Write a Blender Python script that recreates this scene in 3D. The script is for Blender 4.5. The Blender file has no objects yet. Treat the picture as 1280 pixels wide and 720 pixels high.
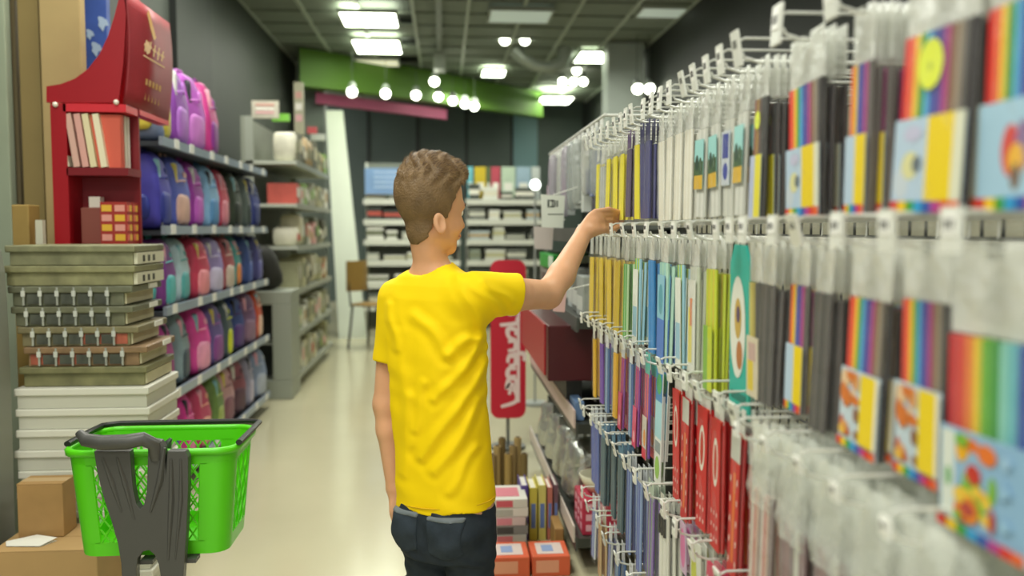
import bpy, math, random
import numpy as np
from mathutils import Vector, Matrix, Euler
random.seed(7)
SC = bpy.context.scene
COL = SC.collection
R = math.radians

# ------------------------------------------------------------------ camera
FPX = 1100.0
YAW, PITCH = math.atan(85 / FPX * math.cos(math.atan(73 / FPX))), math.atan(73 / FPX)
CAMZ = 1.25
cam_data = bpy.data.cameras.new('camera')
cam = bpy.data.objects.new('camera', cam_data)
COL.objects.link(cam)
cam.location = (0, 0, CAMZ)
cam.rotation_euler = Euler((R(90) - PITCH, 0, -YAW), 'XYZ')
cam_data.sensor_width = 36
cam_data.lens = 36 * FPX / 1280
cam_data.clip_start = .02
cam_data.dof.use_dof = True
cam_data.dof.focus_distance = 2.12
cam_data.dof.aperture_fstop = 2.2
SC.camera = cam
CM = cam.rotation_euler.to_matrix()


def at(px, py, Y):
    """world point on the plane y = Y that the photograph shows at pixel (px, py)"""
    d = CM @ Vector(((px - 640) / FPX, (360 - py) / FPX, -1))
    t = Y / d.y
    return Vector((d.x * t, Y, CAMZ + d.z * t))


def y_for(px, X):
    """distance y at which a point with world x = X is seen in pixel column px (eye level)"""
    d = CM @ Vector(((px - 640) / FPX, (360 - 287) / FPX, -1))
    return X * d.y / d.x

# ------------------------------------------------------------------ world, light, exposure
w = bpy.data.worlds.new('world')
SC.world = w
w.use_nodes = True
w.node_tree.nodes['Background'].inputs[0].default_value = (1.0, 1.0, .93, 1)
w.node_tree.nodes['Background'].inputs[1].default_value = 1.0
vs = SC.view_settings
vs.view_transform = 'Standard'
vs.look = 'None'
vs.gamma = 1
vs.use_curve_mapping = False
vs.exposure = 0.35
SC.cycles.transparent_max_bounces = 24
LIGHT_COL = (1.0, 1.0, .90)
CEIL = 3.45


def area(x, y, z, sx, sy, power, rot=(0, 0, 0)):
    l = bpy.data.lights.new('panel_light', 'AREA')
    l.shape = 'RECTANGLE'
    l.size, l.size_y = sx, sy
    l.energy = power
    l.color = LIGHT_COL
    o = bpy.data.objects.new('panel_light', l)
    o.location = (x, y, z)
    o.rotation_euler = rot
    COL.objects.link(o)
    return o


# rows of ceiling luminaires over the aisle, running on behind the photographer
for ly in (-1.6, 1.0, 3.6, 6.4):
    area(-1.0, ly, CEIL - .06, 1.2, 1.2, 52)
for ly in (-1.0, 3.0):
    area(1.35, ly, CEIL - .06, .6, 1.2, 20)
for ly, pw in ((9.6, 50), (12.6, 34)):
    area(.2, ly, CEIL - .30, 3.0, .6, pw)

# ------------------------------------------------------------------ materials
MATS = {}


def lin(c):
    c = c / 255
    return c / 12.92 if c <= .04045 else ((c + .055) / 1.055) ** 2.4


def rgb(h):
    return (lin((h >> 16) & 255), lin((h >> 8) & 255), lin(h & 255), 1)


def M(h, rough=.5, var=.0, scale=12, metal=0, alpha=1, emit=0, bump=0, bscale=60, sss=0, trans=0, spec=.5):
    key = (h, rough, var, scale, metal, alpha, emit, bump, bscale, sss, trans, spec)
    if key in MATS:
        return MATS[key]
    m = bpy.data.materials.new('mat_%06x' % h)
    m.use_nodes = True
    nt = m.node_tree
    b = nt.nodes['Principled BSDF']
    c = rgb(h)
    b.inputs['Base Color'].default_value = c
    b.inputs['Roughness'].default_value = rough
    b.inputs['Metallic'].default_value = metal
    b.inputs['Specular IOR Level'].default_value = spec
    if alpha < 1:
        b.inputs['Alpha'].default_value = alpha
    if sss:
        b.inputs['Subsurface Weight'].default_value = sss
        b.inputs['Subsurface Radius'].default_value = (.012, .005, .003)
        b.inputs['Subsurface Scale'].default_value = 1
    if emit:
        b.inputs['Emission Color'].default_value = c
        b.inputs['Emission Strength'].default_value = emit
    if var or bump:
        tc = nt.nodes.new('ShaderNodeTexCoord')
    if var:
        n = nt.nodes.new('ShaderNodeTexNoise')
        n.inputs['Scale'].default_value = scale
        n.inputs['Detail'].default_value = 4
        nt.links.new(tc.outputs['Object'], n.inputs['Vector'])
        mr = nt.nodes.new('ShaderNodeMapRange')
        mr.inputs[1].default_value, mr.inputs[2].default_value = .3, .7
        mr.inputs[3].default_value, mr.inputs[4].default_value = 1 - var, 1 + var
        nt.links.new(n.outputs['Fac'], mr.inputs[0])
        mx = nt.nodes.new('ShaderNodeVectorMath')
        mx.operation = 'MULTIPLY'
        mx.inputs[0].default_value = c[:3]
        nt.links.new(mr.outputs[0], mx.inputs[1])
        nt.links.new(mx.outputs[0], b.inputs['Base Color'])
    if bump:
        n2 = nt.nodes.new('ShaderNodeTexNoise')
        n2.inputs['Scale'].default_value = bscale
        n2.inputs['Detail'].default_value = 3
        nt.links.new(tc.outputs['Object'], n2.inputs['Vector'])
        bp = nt.nodes.new('ShaderNodeBump')
        bp.inputs['Strength'].default_value = bump
        bp.inputs['Distance'].default_value = .01
        nt.links.new(n2.outputs['Fac'], bp.inputs['Height'])
        nt.links.new(bp.outputs[0], b.inputs['Normal'])
    MATS[key] = m
    return m


def film(h=0xe9ebe4, a=.34, rough=.22, bump=.8):
    return M(h, rough, alpha=a, bump=bump, bscale=30, spec=.9)


# ------------------------------------------------------------------ mesh helpers
class MB:
    def __init__(s):
        s.v, s.f, s.m, s.mats = [], [], [], []

    def mi(s, mat):
        if mat not in s.mats:
            s.mats.append(mat)
        return s.mats.index(mat)

    def add(s, vs_, fs, mat):
        o = len(s.v)
        s.v += [tuple(v) for v in vs_]
        i = s.mi(mat)
        for f in fs:
            s.f.append([o + k for k in f])
            s.m.append(i)
        return s

    def box(s, c, d, mat, rot=None):
        hx, hy, hz = d[0] / 2, d[1] / 2, d[2] / 2
        vv = [Vector((x, y, z)) for z in (-hz, hz) for y in (-hy, hy) for x in (-hx, hx)]
        if rot is not None:
            mt = Euler(rot).to_matrix()
            vv = [mt @ v for v in vv]
        c = Vector(c)
        return s.add([v + c for v in vv], [(0, 2, 3, 1), (4, 5, 7, 6), (0, 1, 5, 4), (2, 6, 7, 3), (0, 4, 6, 2), (1, 3, 7, 5)], mat)

    def bb(s, a, b, mat):
        return s.box([(a[i] + b[i]) / 2 for i in range(3)], [abs(b[i] - a[i]) for i in range(3)], mat)

    def prism(s, poly, a, b, mat, plane='xz'):
        """extrude a 2D polygon between a and b along the remaining axis"""
        def P(u, v, t):
            return {'xz': (u, t, v), 'yz': (t, u, v), 'xy': (u, v, t)}[plane]
        n = len(poly)
        vv = [P(u, v, a) for u, v in poly] + [P(u, v, b) for u, v in poly]
        fs = [list(range(n)), list(range(2 * n - 1, n - 1, -1))]
        fs += [(i, i + n, (i + 1) % n + n, (i + 1) % n) for i in range(n)]
        return s.add(vv, fs, mat)

    def quad(s, pts, mat):
        return s.add(pts, [tuple(range(len(pts)))], mat)

    def cyl(s, a, b, r, mat, n=8, r2=None, cap=True):
        return s.tube([a, b], [r, r if r2 is None else r2], mat, n, cap)

    def tube(s, pts, r, mat, n=8, cap=True, ell=1.0):
        pts = [Vector(p) for p in pts]
        if not isinstance(r, (list, tuple)):
            r = [r] * len(pts)
        vv, fs = [], []
        up = None
        for i, p in enumerate(pts):
            t = (pts[min(i + 1, len(pts) - 1)] - pts[max(i - 1, 0)]).normalized()
            if up is None:
                up = Vector((0, 0, 1)) if abs(t.z) < .9 else Vector((0, 1, 0))
            a = t.cross(up).normalized()
            b_ = a.cross(t).normalized()
            up = b_
            for k in range(n):
                an = 2 * math.pi * (k + .5) / n
                vv.append(p + a * math.cos(an) * r[i] + b_ * math.sin(an) * r[i] * ell)
        for i in range(len(pts) - 1):
            for k in range(n):
                fs.append((i * n + k, i * n + (k + 1) % n, (i + 1) * n + (k + 1) % n, (i + 1) * n + k))
        if cap:
            fs.append(tuple(range(n - 1, -1, -1)))
            fs.append(tuple(range((len(pts) - 1) * n, len(pts) * n)))
        return s.add(vv, fs, mat)

    def sq(s, c, d, mat, e=.35, nu=16, nv=9, rot=None, fn=None):
        """superquadric: a rounded, slightly puffed block"""
        def sp(x, p):
            return math.copysign(abs(x) ** p, x)
        vv, fs = [], []
        mt = Euler(rot).to_matrix() if rot is not None else None
        for j in range(nv + 1):
            ph = -math.pi / 2 + math.pi * j / nv
            for i in range(nu):
                th = 2 * math.pi * i / nu
                v = Vector((d[0] / 2 * sp(math.cos(ph), e) * sp(math.cos(th), e),
                            d[1] / 2 * sp(math.cos(ph), e) * sp(math.sin(th), e),
                            d[2] / 2 * sp(math.sin(ph), e)))
                if fn:
                    v = Vector(fn(v))
                if mt:
                    v = mt @ v
                vv.append(v + Vector(c))
        for j in range(nv):
            for i in range(nu):
                fs.append((j * nu + i, j * nu + (i + 1) % nu, (j + 1) * nu + (i + 1) % nu, (j + 1) * nu + i))
        return s.add(vv, fs, mat)

    def mesh(s, name, smooth=False, weld=True):
        me = bpy.data.meshes.new(name)
        me.from_pydata(s.v, [], s.f)
        for m in s.mats:
            me.materials.append(m)
        me.polygons.foreach_set('material_index', s.m)
        if smooth:
            me.polygons.foreach_set('use_smooth', [True] * len(s.f))
            if smooth != 'all':
                me.set_sharp_from_angle(angle=R(38))
        me.update()
        return me

    def build(s, name, parent=None, smooth=False, loc=None, rz=0, bevel=0):
        o = link(name, s.mesh(name, smooth), parent)
        if loc is not None:
            o.location = loc
        if rz:
            o.rotation_euler.z = rz
        if bevel:
            bv = o.modifiers.new('bevel', 'BEVEL')
            bv.width = bevel
            bv.segments = 2
            bv.limit_method = 'ANGLE'
        return o


def link(name, data, parent=None):
    o = bpy.data.objects.new(name, data)
    COL.objects.link(o)
    if parent is not None:
        o.parent = parent
    return o


def tag(o, label, cat, group=None):
    o['label'] = label
    o['category'] = cat
    if group:
        o['group'] = group
    return o


def thing(name, label, cat, loc=(0, 0, 0), rz=0, group=None):
    o = link(name, None)
    o.empty_display_size = .05
    o.location = loc
    o.rotation_euler.z = rz
    return tag(o, label, cat, group)


def struct(o):
    o['kind'] = 'structure'
    return o


def copy_tree(o, parent=None):
    c = o.copy()
    COL.objects.link(c)
    c.parent = parent
    for ch in list(o.children):
        copy_tree(ch, c)
    return c


ORD = ['first', 'second', 'third', 'fourth', 'fifth', 'sixth', 'seventh', 'eighth', 'ninth', 'tenth', 'eleventh', 'twelfth',
       'thirteenth', 'fourteenth', 'fifteenth', 'sixteenth', 'seventeenth', 'eighteenth', 'nineteenth', 'twentieth',
       'twenty-first', 'twenty-second', 'twenty-third', 'twenty-fourth', 'twenty-fifth', 'twenty-sixth', 'twenty-seventh', 'twenty-eighth', 'twenty-ninth', 'thirtieth']

# ------------------------------------------------------------------ the shell of the shop
fl = MB().box((0.25, 6.5, -.05), (7, 19, .1), M(0xc4be9e, .16, var=.05, scale=1.2, bump=.03, bscale=3, spec=.5)).build('floor')
struct(fl)
wl = MB().box((-2.0, 5.5, 1.75), (.1, 17, 3.5), M(0x2c322a, .6, var=.08, scale=2)).build('wall_left')
struct(wl)
wr = MB().box((2.5, 6.5, 1.75), (.1, 19, 3.5), M(0x1e231e, .6, var=.08, scale=2)).build('wall_right')
struct(wr)
wb = MB().box((.25, 15.6, 1.75), (4.6, .1, 3.5), M(0x4a5752, .5, var=.1, scale=1.5)).build('wall_back')
struct(wb)
# lighter joints between the dark wall boards at the back
bj = MB()
for x in (-1.3, -.45, .4, 1.2):
    bj.box((x, 15.54, 1.9), (.05, .02, 2.9), M(0x232925, .5))
struct(bj.build('trim_1'))
struct(MB().box((1.43, 15.5, 2.3), (.42, .08, 2.2), M(0x6f9298, .5)).build('trim_2'))
struct(MB().box((-1.93, 7.05, 1.75), (.06, .95, 3.45), M(0x161b15, .6)).build('trim_3'))

ceil = MB()
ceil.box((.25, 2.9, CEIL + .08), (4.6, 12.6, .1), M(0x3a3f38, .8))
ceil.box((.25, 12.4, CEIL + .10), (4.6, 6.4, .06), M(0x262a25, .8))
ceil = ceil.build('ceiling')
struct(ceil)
# dark ceiling tiles and the pale bars between them
tile_me = MB().box((0, 0, 0), (.53, .53, .02), M(0x7a8276, .75, var=.06, scale=4)).mesh('ceiling_tile')
XL = [-1.95 + .55 * i for i in range(9)]
lamps = [(-.78, 9.2), (-.78, 10.6), (-.78, 11.7)]
for i in range(8):
    for j in range(13):
        cx, cy = XL[i] + .275, 8.35 + .55 * j
        if any(abs(cx - a) < .3 and abs(cy - b) < .42 for a, b in lamps):
            continue
        o = link('ceiling_tile', tile_me, ceil)
        o.location = (cx, cy, CEIL + .02)
bar_me = MB().box((0, 0, 0), (.035, 7.2, .03), M(0xa9b0a2, .5)).mesh('ceiling_bar')
for x in XL:
    o = link('ceiling_bar', bar_me, ceil)
    o.location = (x, 11.6, CEIL)
cb_me = MB().box((0, 0, 0), (4.4, .02, .02), M(0x6e7468, .6)).mesh('ceiling_bar')
for j in range(14):
    o = link('ceiling_bar', cb_me, ceil)
    o.location = (.25, 8.08 + .55 * j, CEIL + .004)


def lamp_panel(px, py, wd, dy, z, Y, label, e=11.0, col=0xf6ffe4):
    p = at(px, py, Y)
    t = thing('ceiling_light', label, 'ceiling light', (p.x, p.y, p.z), 0, 'flat luminous ceiling panels')
    MB().box((0, 0, 0), (wd, dy, .02), M(col, .5, emit=e)).build('diffuser', t)
    f = MB()
    for sx in (-1, 1):
        f.box((sx * (wd / 2 + .012), 0, .008), (.024, dy + .05, .04), M(0x9aa093, .4))
        f.box((0, sx * (dy / 2 + .012), .008), (wd, .024, .04), M(0x9aa093, .4))
    f.build('frame', t)


lamp_panel(462, 24, .54, .58, 0, 9.15, 'large bright ceiling panel nearest the camera, above the boy to the left')
lamp_panel(472, 58, .52, .72, 0, 10.55, 'bright ceiling panel just behind the largest one, left of centre')
lamp_panel(472, 78, .52, .4, 0, 11.55, 'dimmer beige ceiling panel, farthest of the three in the left column', e=.9, col=0xc9c7a8)
lamp_panel(617, 91, .30, .5, 0, 12.2, 'small bright ceiling panel right of the row of round spotlights')
lamp_panel(745, 71, .46, .65, 0, 11.1, 'bright ceiling panel furthest right, above the far clear packs')
lamp_panel(694, 125, .50, .70, 0, 14.0, 'bright lower panel nearest the back wall, right of the green soffit')
lamp_panel(650, 20, .60, .50, 0, 9.0, 'pale unlit ceiling panel with faint added glow at the top edge, right of centre', e=.35, col=0xb6c2b4)  # unlit panel; weak emission put in to keep it pale
lamp_panel(835, 16, .58, .40, 0, 9.0, 'pale unlit ceiling panel with faint added glow beside the right dark wall', e=.35, col=0xb6c2b4)  # same faint glow put into this unlit diffuser

# round spotlights on short stems
SPOTS = [(440, 115, 10.6, 'leftmost round spotlight under the green soffit'),
         (482, 117, 11.0, 'second round spotlight from the left under the green soffit'),
         (520, 119, 11.4, 'third round spotlight from the left under the green soffit'),
         (543, 102, 11.2, 'round spotlight higher than its neighbours, over the pink band end'),
         (548, 121, 11.8, 'round spotlight right above the head of the boy, low on the soffit'),
         (566, 126, 12.2, 'third round spotlight from the right end of the row'),
         (581, 130, 12.6, 'second round spotlight from the right end of the row'),
         (593, 133, 12.3, 'rightmost and lowest round spotlight of the row'),
         (631, 50, 10.4, 'left one of two spots on the pale crossbar'),
         (656, 50, 10.4, 'right one of two spots on the pale crossbar'),
         (721, 88, 12.2, 'upper spotlight in the cluster under the bright right panel'),
         (703, 102, 12.6, 'left spotlight in the cluster under the bright right panel'),
         (717, 102, 12.9, 'middle spotlight in the cluster under the bright right panel'),
         (729, 102, 12.6, 'right spotlight in the cluster under the bright right panel'),
         (797, 111, 9.9, 'left spotlight of the pair beside the pale far column'),
         (812, 111, 9.9, 'right spotlight of the pair beside the pale far column')]
bulb_me = None
for k, (px, py, Y, lb) in enumerate(SPOTS):
    p = at(px, py, Y)
    t = thing('spotlight', lb, 'spotlight', p, 0, 'round spotlights under the ceiling')
    if bulb_me is None:
        bulb_me = MB().sq((0, 0, 0), (.115, .115, .115), M(0xfaffe8, .5, emit=9), e=1, nu=14, nv=8).mesh('bulb', 'all')
        hm = MB()
        hm.cyl((0, .0, .02), (0, .06, .10), .06, M(0x7d847c, .4), 12, .04)
        hous_me = hm.mesh('housing', True)
    link('bulb', bulb_me, t)
    link('housing', hous_me, t)
    MB().cyl((0, .05, .09), (0, .05, max(.12, CEIL - p.z)), .004, M(0x4d544c, .4), 6).build('stem', t)

# green soffit, pink band: bent bands hanging under the ceiling
def bent_band(name, pts, z0, z1, th, mat, label, cat, parent=None):
    m = MB()
    n = len(pts)
    vv, fs = [], []
    for (xa, ya, da) in pts:
        vv += [(xa, ya, z0 + da), (xa, ya, z1), (xa, ya + th, z1), (xa, ya + th, z0 + da)]
    for i in range(n - 1):
        for k in range(4):
            fs.append((4 * i + k, 4 * i + 4 + k, 4 * i + 4 + (k + 1) % 4, 4 * i + (k + 1) % 4))
    fs += [(0, 1, 2, 3), (4 * n - 1, 4 * n - 2, 4 * n - 3, 4 * n - 4)]
    m.add(vv, fs, mat)
    o = m.build(name, parent, True)
    if label:
        tag(o, label, cat)
    return o


arc = []
for i in range(25):
    u = i / 24
    arc.append((-1.72 + 3.3 * u, 10.9 + 3.2 * u ** 1.1, .06 * u))
soffit = bent_band('green_soffit', arc, 2.98, CEIL - .02, .25, M(0x4e741a, .6), 'lime green curved soffit hanging below the dark ceiling', 'soffit')
arc = []
for i in range(17):
    u = i / 16
    arc.append((-1.60 + 1.65 * u, 11.35 + 1.5 * u, .0))
bent_band('pink_fascia', arc, 2.84, 2.975, .12, M(0xa8486c, .5), None, None, soffit)

# air duct, bars under the ceiling
dm = M(0x9ba398, .35, metal=.3)
t = thing('air_duct', 'curved silver air duct under the ceiling, right of centre', 'duct', (0, 0, 0))
P_ = [at(642, 62, 10.8), at(652, 72, 10.8), at(668, 82, 10.8), at(686, 85, 10.8), at(702, 80, 10.8), at(708, 66, 10.8), at(708, 50, 10.8), at(708, 42, 10.8)]
MB().tube(P_, [.07] * 4 + [.09] * 4, dm, 12).build('bent_pipe', t, True)
b1 = MB()
b1.tube([at(610, 45, 10.9), at(835, 42, 10.9)], .055, M(0xa3aba0, .4), 8)
b1.tube([at(600, 53, 11.2), at(720, 40, 11.0)], .04, dm, 8)
b1.build('straight_pipe', t, True)
t = thing('hanging_cable_rail', 'thin pale rail running along the ceiling above the boy', 'rail', (at(549, 50, 10).x, 9.8, CEIL - .05))
MB().box((0, 0, 0), (.06, 3.4, .05), M(0x868d83, .5)).build('rail_bar', t)
MB().box((0, 1.1, -.12), (.14, .3, .2), M(0x9aa196, .5)).build('junction_box', t)

# columns
cm = M(0x79827a, .6, var=.05, scale=2)
tag(MB().box((at(390, 100, 11.75).x, 11.75, 1.72), (.34, .34, CEIL), cm).build('pillar'), 'grey square pillar between left wall and leaning white board', 'pillar')
tag(MB().box((at(778, 100, 10.6).x, 10.6, 1.72), (.42, .4, CEIL), M(0xa3aca4, .6, var=.05, scale=2)).build('pillar'), 'pale pillar rising behind the far end of the hook wall', 'pillar')
# leaning white board by the left aisle end
a_, b_ = at(421, 140, 11.1), at(440, 425, 10.3)
bd = MB()
ang = .32
v = []
for (px, py, Y) in [(407, 138, 11.2), (428, 138, 11.2), (459, 432, 10.2), (424, 432, 10.2)]:
    v.append(at(px, py, Y))
v += [q + Vector((0, .08, 0)) for q in v[:4]]
bd.add(v, [(0, 1, 2, 3), (7, 6, 5, 4), (0, 4, 5, 1), (1, 5, 6, 2), (2, 6, 7, 3), (3, 7, 4, 0)], M(0xd5dccb, .5, var=.03, scale=3))
tag(bd.build('leaning_board'), 'tall white board leaning beside the grey pillar at the aisle end', 'board')

# ------------------------------------------------------------------ the boy: one smooth surface from a distance field
class Field:
    def __init__(s, lo, hi, h):
        s.lo = np.array(lo, np.float32)
        s.h = h
        s.n = [int((hi[i] - lo[i]) / h) + 1 for i in range(3)]
        s.F = np.full(s.n, .05, np.float32)

    def sub(s, lo, hi):
        a = [max(0, int((lo[i] - s.lo[i]) / s.h)) for i in range(3)]
        b = [min(s.n[i], int((hi[i] - s.lo[i]) / s.h) + 2) for i in range(3)]
        sl = tuple(slice(a[i], max(a[i] + 1, b[i])) for i in range(3))
        ax = [s.lo[i] + s.h * np.arange(sl[i].start, sl[i].stop, dtype=np.float32) for i in range(3)]
        return sl, np.meshgrid(*ax, indexing='ij', sparse=True)

    def put(s, lo, hi, fn, k=.01, op='union'):
        m = max(k, .006) + .012
        sl, X = s.sub([v - m for v in lo], [v + m for v in hi])
        d = fn(*X).astype(np.float32)
        f = s.F[sl]
        if op == 'union':
            if k:
                hh = np.clip(.5 + .5 * (f - d) / k, 0, 1)
                s.F[sl] = f * (1 - hh) + d * hh - k * hh * (1 - hh)
            else:
                s.F[sl] = np.minimum(f, d)
        else:
            if k:
                hh = np.clip(.5 - .5 * (f + d) / k, 0, 1)
                s.F[sl] = f * (1 - hh) - d * hh + k * hh * (1 - hh)
            else:
                s.F[sl] = np.maximum(f, -d)

    def cap(s, a, b, ra, rb=None, k=.01, op='union'):
        a, b = np.array(a, float), np.array(b, float)
        rb = ra if rb is None else rb
        r = max(ra, rb)
        ab = b - a
        L = float(ab @ ab) + 1e-9

        def fn(x, y, z):
            t = np.clip(((x - a[0]) * ab[0] + (y - a[1]) * ab[1] + (z - a[2]) * ab[2]) / L, 0, 1)
            return np.sqrt((x - a[0] - t * ab[0]) ** 2 + (y - a[1] - t * ab[1]) ** 2 + (z - a[2] - t * ab[2]) ** 2) - (ra + (rb - ra) * t)
        s.put(np.minimum(a, b) - r, np.maximum(a, b) + r, fn, k, op)

    def ell(s, c, rad, B=None, k=.01, op='union'):
        """ellipsoid; B rows = local axes"""
        c = np.array(c, float)
        B = np.eye(3) if B is None else np.array(B, float)
        r = np.array(rad, float)
        R_ = r.max()

        def fn(x, y, z):
            dx, dy, dz = x - c[0], y - c[1], z - c[2]
            q = [(dx * B[i][0] + dy * B[i][1] + dz * B[i][2]) for i in range(3)]
            k0 = np.sqrt(sum((q[i] / r[i]) ** 2 for i in range(3)))
            k1 = np.sqrt(sum((q[i] / r[i] ** 2) ** 2 for i in range(3))) + 1e-6
            return k0 * (k0 - 1) / k1
        s.put(c - R_, c + R_, fn, k, op)

    def mesh(s, name, mat, iso=0.0, parent=None, F=None):
        F = (s.F if F is None else F) - iso
        ins = F < 0
        c = ins.astype(np.int8)
        cnt = np.zeros([k - 1 for k in F.shape], np.int8)
        for dx in (0, 1):
            for dy in (0, 1):
                for dz in (0, 1):
                    cnt += c[dx:dx + cnt.shape[0], dy:dy + cnt.shape[1], dz:dz + cnt.shape[2]]
        act = (cnt > 0) & (cnt < 8)
        I = np.argwhere(act)
        idx = np.full(cnt.shape, -1, np.int32)
        idx[act] = np.arange(len(I))
        P = np.zeros((len(I), 3))
        W = np.zeros(len(I))
        E = [((0, 0, 0), (1, 0, 0)), ((0, 1, 0), (1, 1, 0)), ((0, 0, 1), (1, 0, 1)), ((0, 1, 1), (1, 1, 1)),
             ((0, 0, 0), (0, 1, 0)), ((1, 0, 0), (1, 1, 0)), ((0, 0, 1), (0, 1, 1)), ((1, 0, 1), (1, 1, 1)),
             ((0, 0, 0), (0, 0, 1)), ((1, 0, 0), (1, 0, 1)), ((0, 1, 0), (0, 1, 1)), ((1, 1, 0), (1, 1, 1))]
        for a, b in E:
            fa = F[I[:, 0] + a[0], I[:, 1] + a[1], I[:, 2] + a[2]]
            fb = F[I[:, 0] + b[0], I[:, 1] + b[1], I[:, 2] + b[2]]
            x = (fa < 0) != (fb < 0)
            t = np.where(x, fa / np.where(x, fa - fb, 1), 0)
            for d in range(3):
                P[:, d] += np.where(x, a[d] + (b[d] - a[d]) * t, 0)
            W += x
        P = (I + P / W[:, None]) * s.h + s.lo
        quads = []
        for d in range(3):
            e = [0, 0, 0]
            e[d] = 1
            u, v = (d + 1) % 3, (d + 2) % 3
            A = ins[:F.shape[0] - e[0], :F.shape[1] - e[1], :F.shape[2] - e[2]]
            Bm = ins[e[0]:, e[1]:, e[2]:]
            J = np.argwhere(A != Bm)
            J = J[(J[:, u] > 0) & (J[:, v] > 0) & (J[:, u] < F.shape[u] - 1) & (J[:, v] < F.shape[v] - 1)]
            sgn = A[J[:, 0], J[:, 1], J[:, 2]]

            def g(du, dv):
                K = J.copy()
                K[:, u] -= du
                K[:, v] -= dv
                return idx[K[:, 0], K[:, 1], K[:, 2]]
            q = np.stack([g(1, 1), g(0, 1), g(0, 0), g(1, 0)], 1)
            q = np.where(sgn[:, None], q, q[:, ::-1])
            quads.append(q)
        Q = np.concatenate(quads)
        Q = Q[(Q >= 0).all(1)]
        me = bpy.data.meshes.new(name)
        me.vertices.add(len(P))
        me.vertices.foreach_set('co', P.astype(np.float32).ravel())
        me.loops.add(len(Q) * 4)
        me.loops.foreach_set('vertex_index', Q.astype(np.int32).ravel())
        me.polygons.add(len(Q))
        me.polygons.foreach_set('loop_start', np.arange(len(Q), dtype=np.int32) * 4)
        me.polygons.foreach_set('use_smooth', np.ones(len(Q), bool))
        me.materials.append(mat)
        me.update(calc_edges=True)
        me.validate()
        return link(name, me, parent)


def rot2(v, a):
    return (v[0] * math.cos(a) - v[1] * math.sin(a), v[0] * math.sin(a) + v[1] * math.cos(a), v[2])


V3 = lambda p: np.array([p[0], p[1], p[2]], float)
boy = thing('person', 'boy in a yellow t-shirt and dark jeans reaching for pencil packs', 'person', (at(550, 600, 2.02).x, 2.02, 0))
SKIN = M(0xd9a47c, .48, var=.06, scale=18, sss=.12, bump=.02, bscale=150)
TYAW = R(36)
tr = np.array([math.cos(TYAW), -math.sin(TYAW), 0])      # to his right
tf = np.array([math.sin(TYAW), math.cos(TYAW), 0])       # the way his chest faces
YB = 2.04
lsho, rsho = V3(at(499, 372, 2.12)), V3(at(594, 368, 1.97))
relb, rwri = V3(at(685, 368, 2.15)), V3(at(730, 291, 2.275))
lelb, lwri = V3(at(484, 505, 2.11)), V3(at(494, 610, 2.10))
hcen = V3(at(539.5, 242, 2.03))
nbase = V3(at(541, 352, 2.05))
HY = R(58)
HT = R(5)
hf = np.array([math.sin(HY) * math.cos(HT), math.cos(HY) * math.cos(HT), -math.sin(HT)])
hs = np.array([math.cos(HY), -math.sin(HY), 0])
hu = np.cross(hs, hf)


def H(f, s_, u):
    return hcen + hf * f + hs * s_ + hu * u


HB = [hf, hs, hu]
# torso outline by height: (pixel row, centre column, half width, half depth)
TOR = [(327, 545, .035, .035), (336, 545, .060, .047), (345, 545, .098, .058), (356, 545, .126, .068), (372, 545, .136, .077), (400, 544, .135, .083), (440, 545, .129, .085),
       (500, 547, .123, .084), (560, 552, .122, .085), (590, 555, .124, .088), (628, 557, .125, .090)]
tz = np.array([at(c, r_, YB).z for r_, c, a, b in TOR])[::-1]
tx = np.array([at(c, r_, YB).x for r_, c, a, b in TOR])[::-1]
ta = np.array([a for r_, c, a, b in TOR])[::-1]
tb = np.array([b for r_, c, a, b in TOR])[::-1]


def torso_fn(grow, da=0, db=0):
    def fn(x, y, z):
        cx = np.interp(z, tz, tx)
        a = np.interp(z, tz, ta) + grow + da
        b = np.interp(z, tz, tb) + grow + db
        dx, dy = x - cx, y - YB
        q = dx * tr[0] + dy * tr[1]
        p = dx * tf[0] + dy * tf[1]
        e = 2.35
        rr = (np.abs(q / a) ** e + np.abs(p / b) ** e) ** (1 / e)
        return (rr - 1) * np.minimum(a, b) * .9
    return fn


ztop, zbot = float(tz[-1]), float(tz[0])
BF = Field((-.26, 1.78, .0), (.50, 2.46, 1.47), .0032)
xc = float(tx[0])
BF.put((xc - .2, YB - .2, zbot - .05), (xc + .2, YB + .2, ztop), lambda x, y, z: np.maximum(torso_fn(-.016)(x, y, z), np.maximum(z - ztop, zbot - .05 - z)), .0)
# legs and feet (hidden in jeans and shoes, still one body)
hipc = np.array([xc, YB, .0])
ltop, rtop = hipc - tr * .06 + [0, 0, .62], hipc + tr * .06 + [0, 0, .62]
lk, rk = hipc - tr * .060 + tf * .015 + [0, 0, .37], hipc + tr * .060 + tf * .02 + [0, 0, .37]
la, ra_ = hipc - tr * .075 - tf * .02 + [0, 0, .07], hipc + tr * .075 - tf * .015 + [0, 0, .07]
for a, b, c in ((ltop, lk, la), (rtop, rk, ra_)):
    BF.cap(a, b, .060, .040, .02)
    BF.cap(b, c, .040, .026, .015)
    BF.cap(c - [0, 0, .03], c + tf * .12 - [0, 0, .04], .024, .02, .01)
# arms
BF.cap(rsho, rsho + (relb - rsho) * .5, .047, .042, .02)
BF.cap(rsho + (relb - rsho) * .5, relb, .040, .0345, .012)
mid = relb + (rwri - relb) * .32 + np.array([0.004, 0, -.003])
BF.cap(relb, mid, .034, .0335, .014)
BF.cap(mid, rwri, .0335, .0215, .012)
BF.cap(lsho, lelb, .044, .033, .02)
mid = lelb + (lwri - lelb) * .3
BF.cap(lelb, mid, .033, .031, .012)
BF.cap(mid, lwri, .031, .021, .012)
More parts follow.
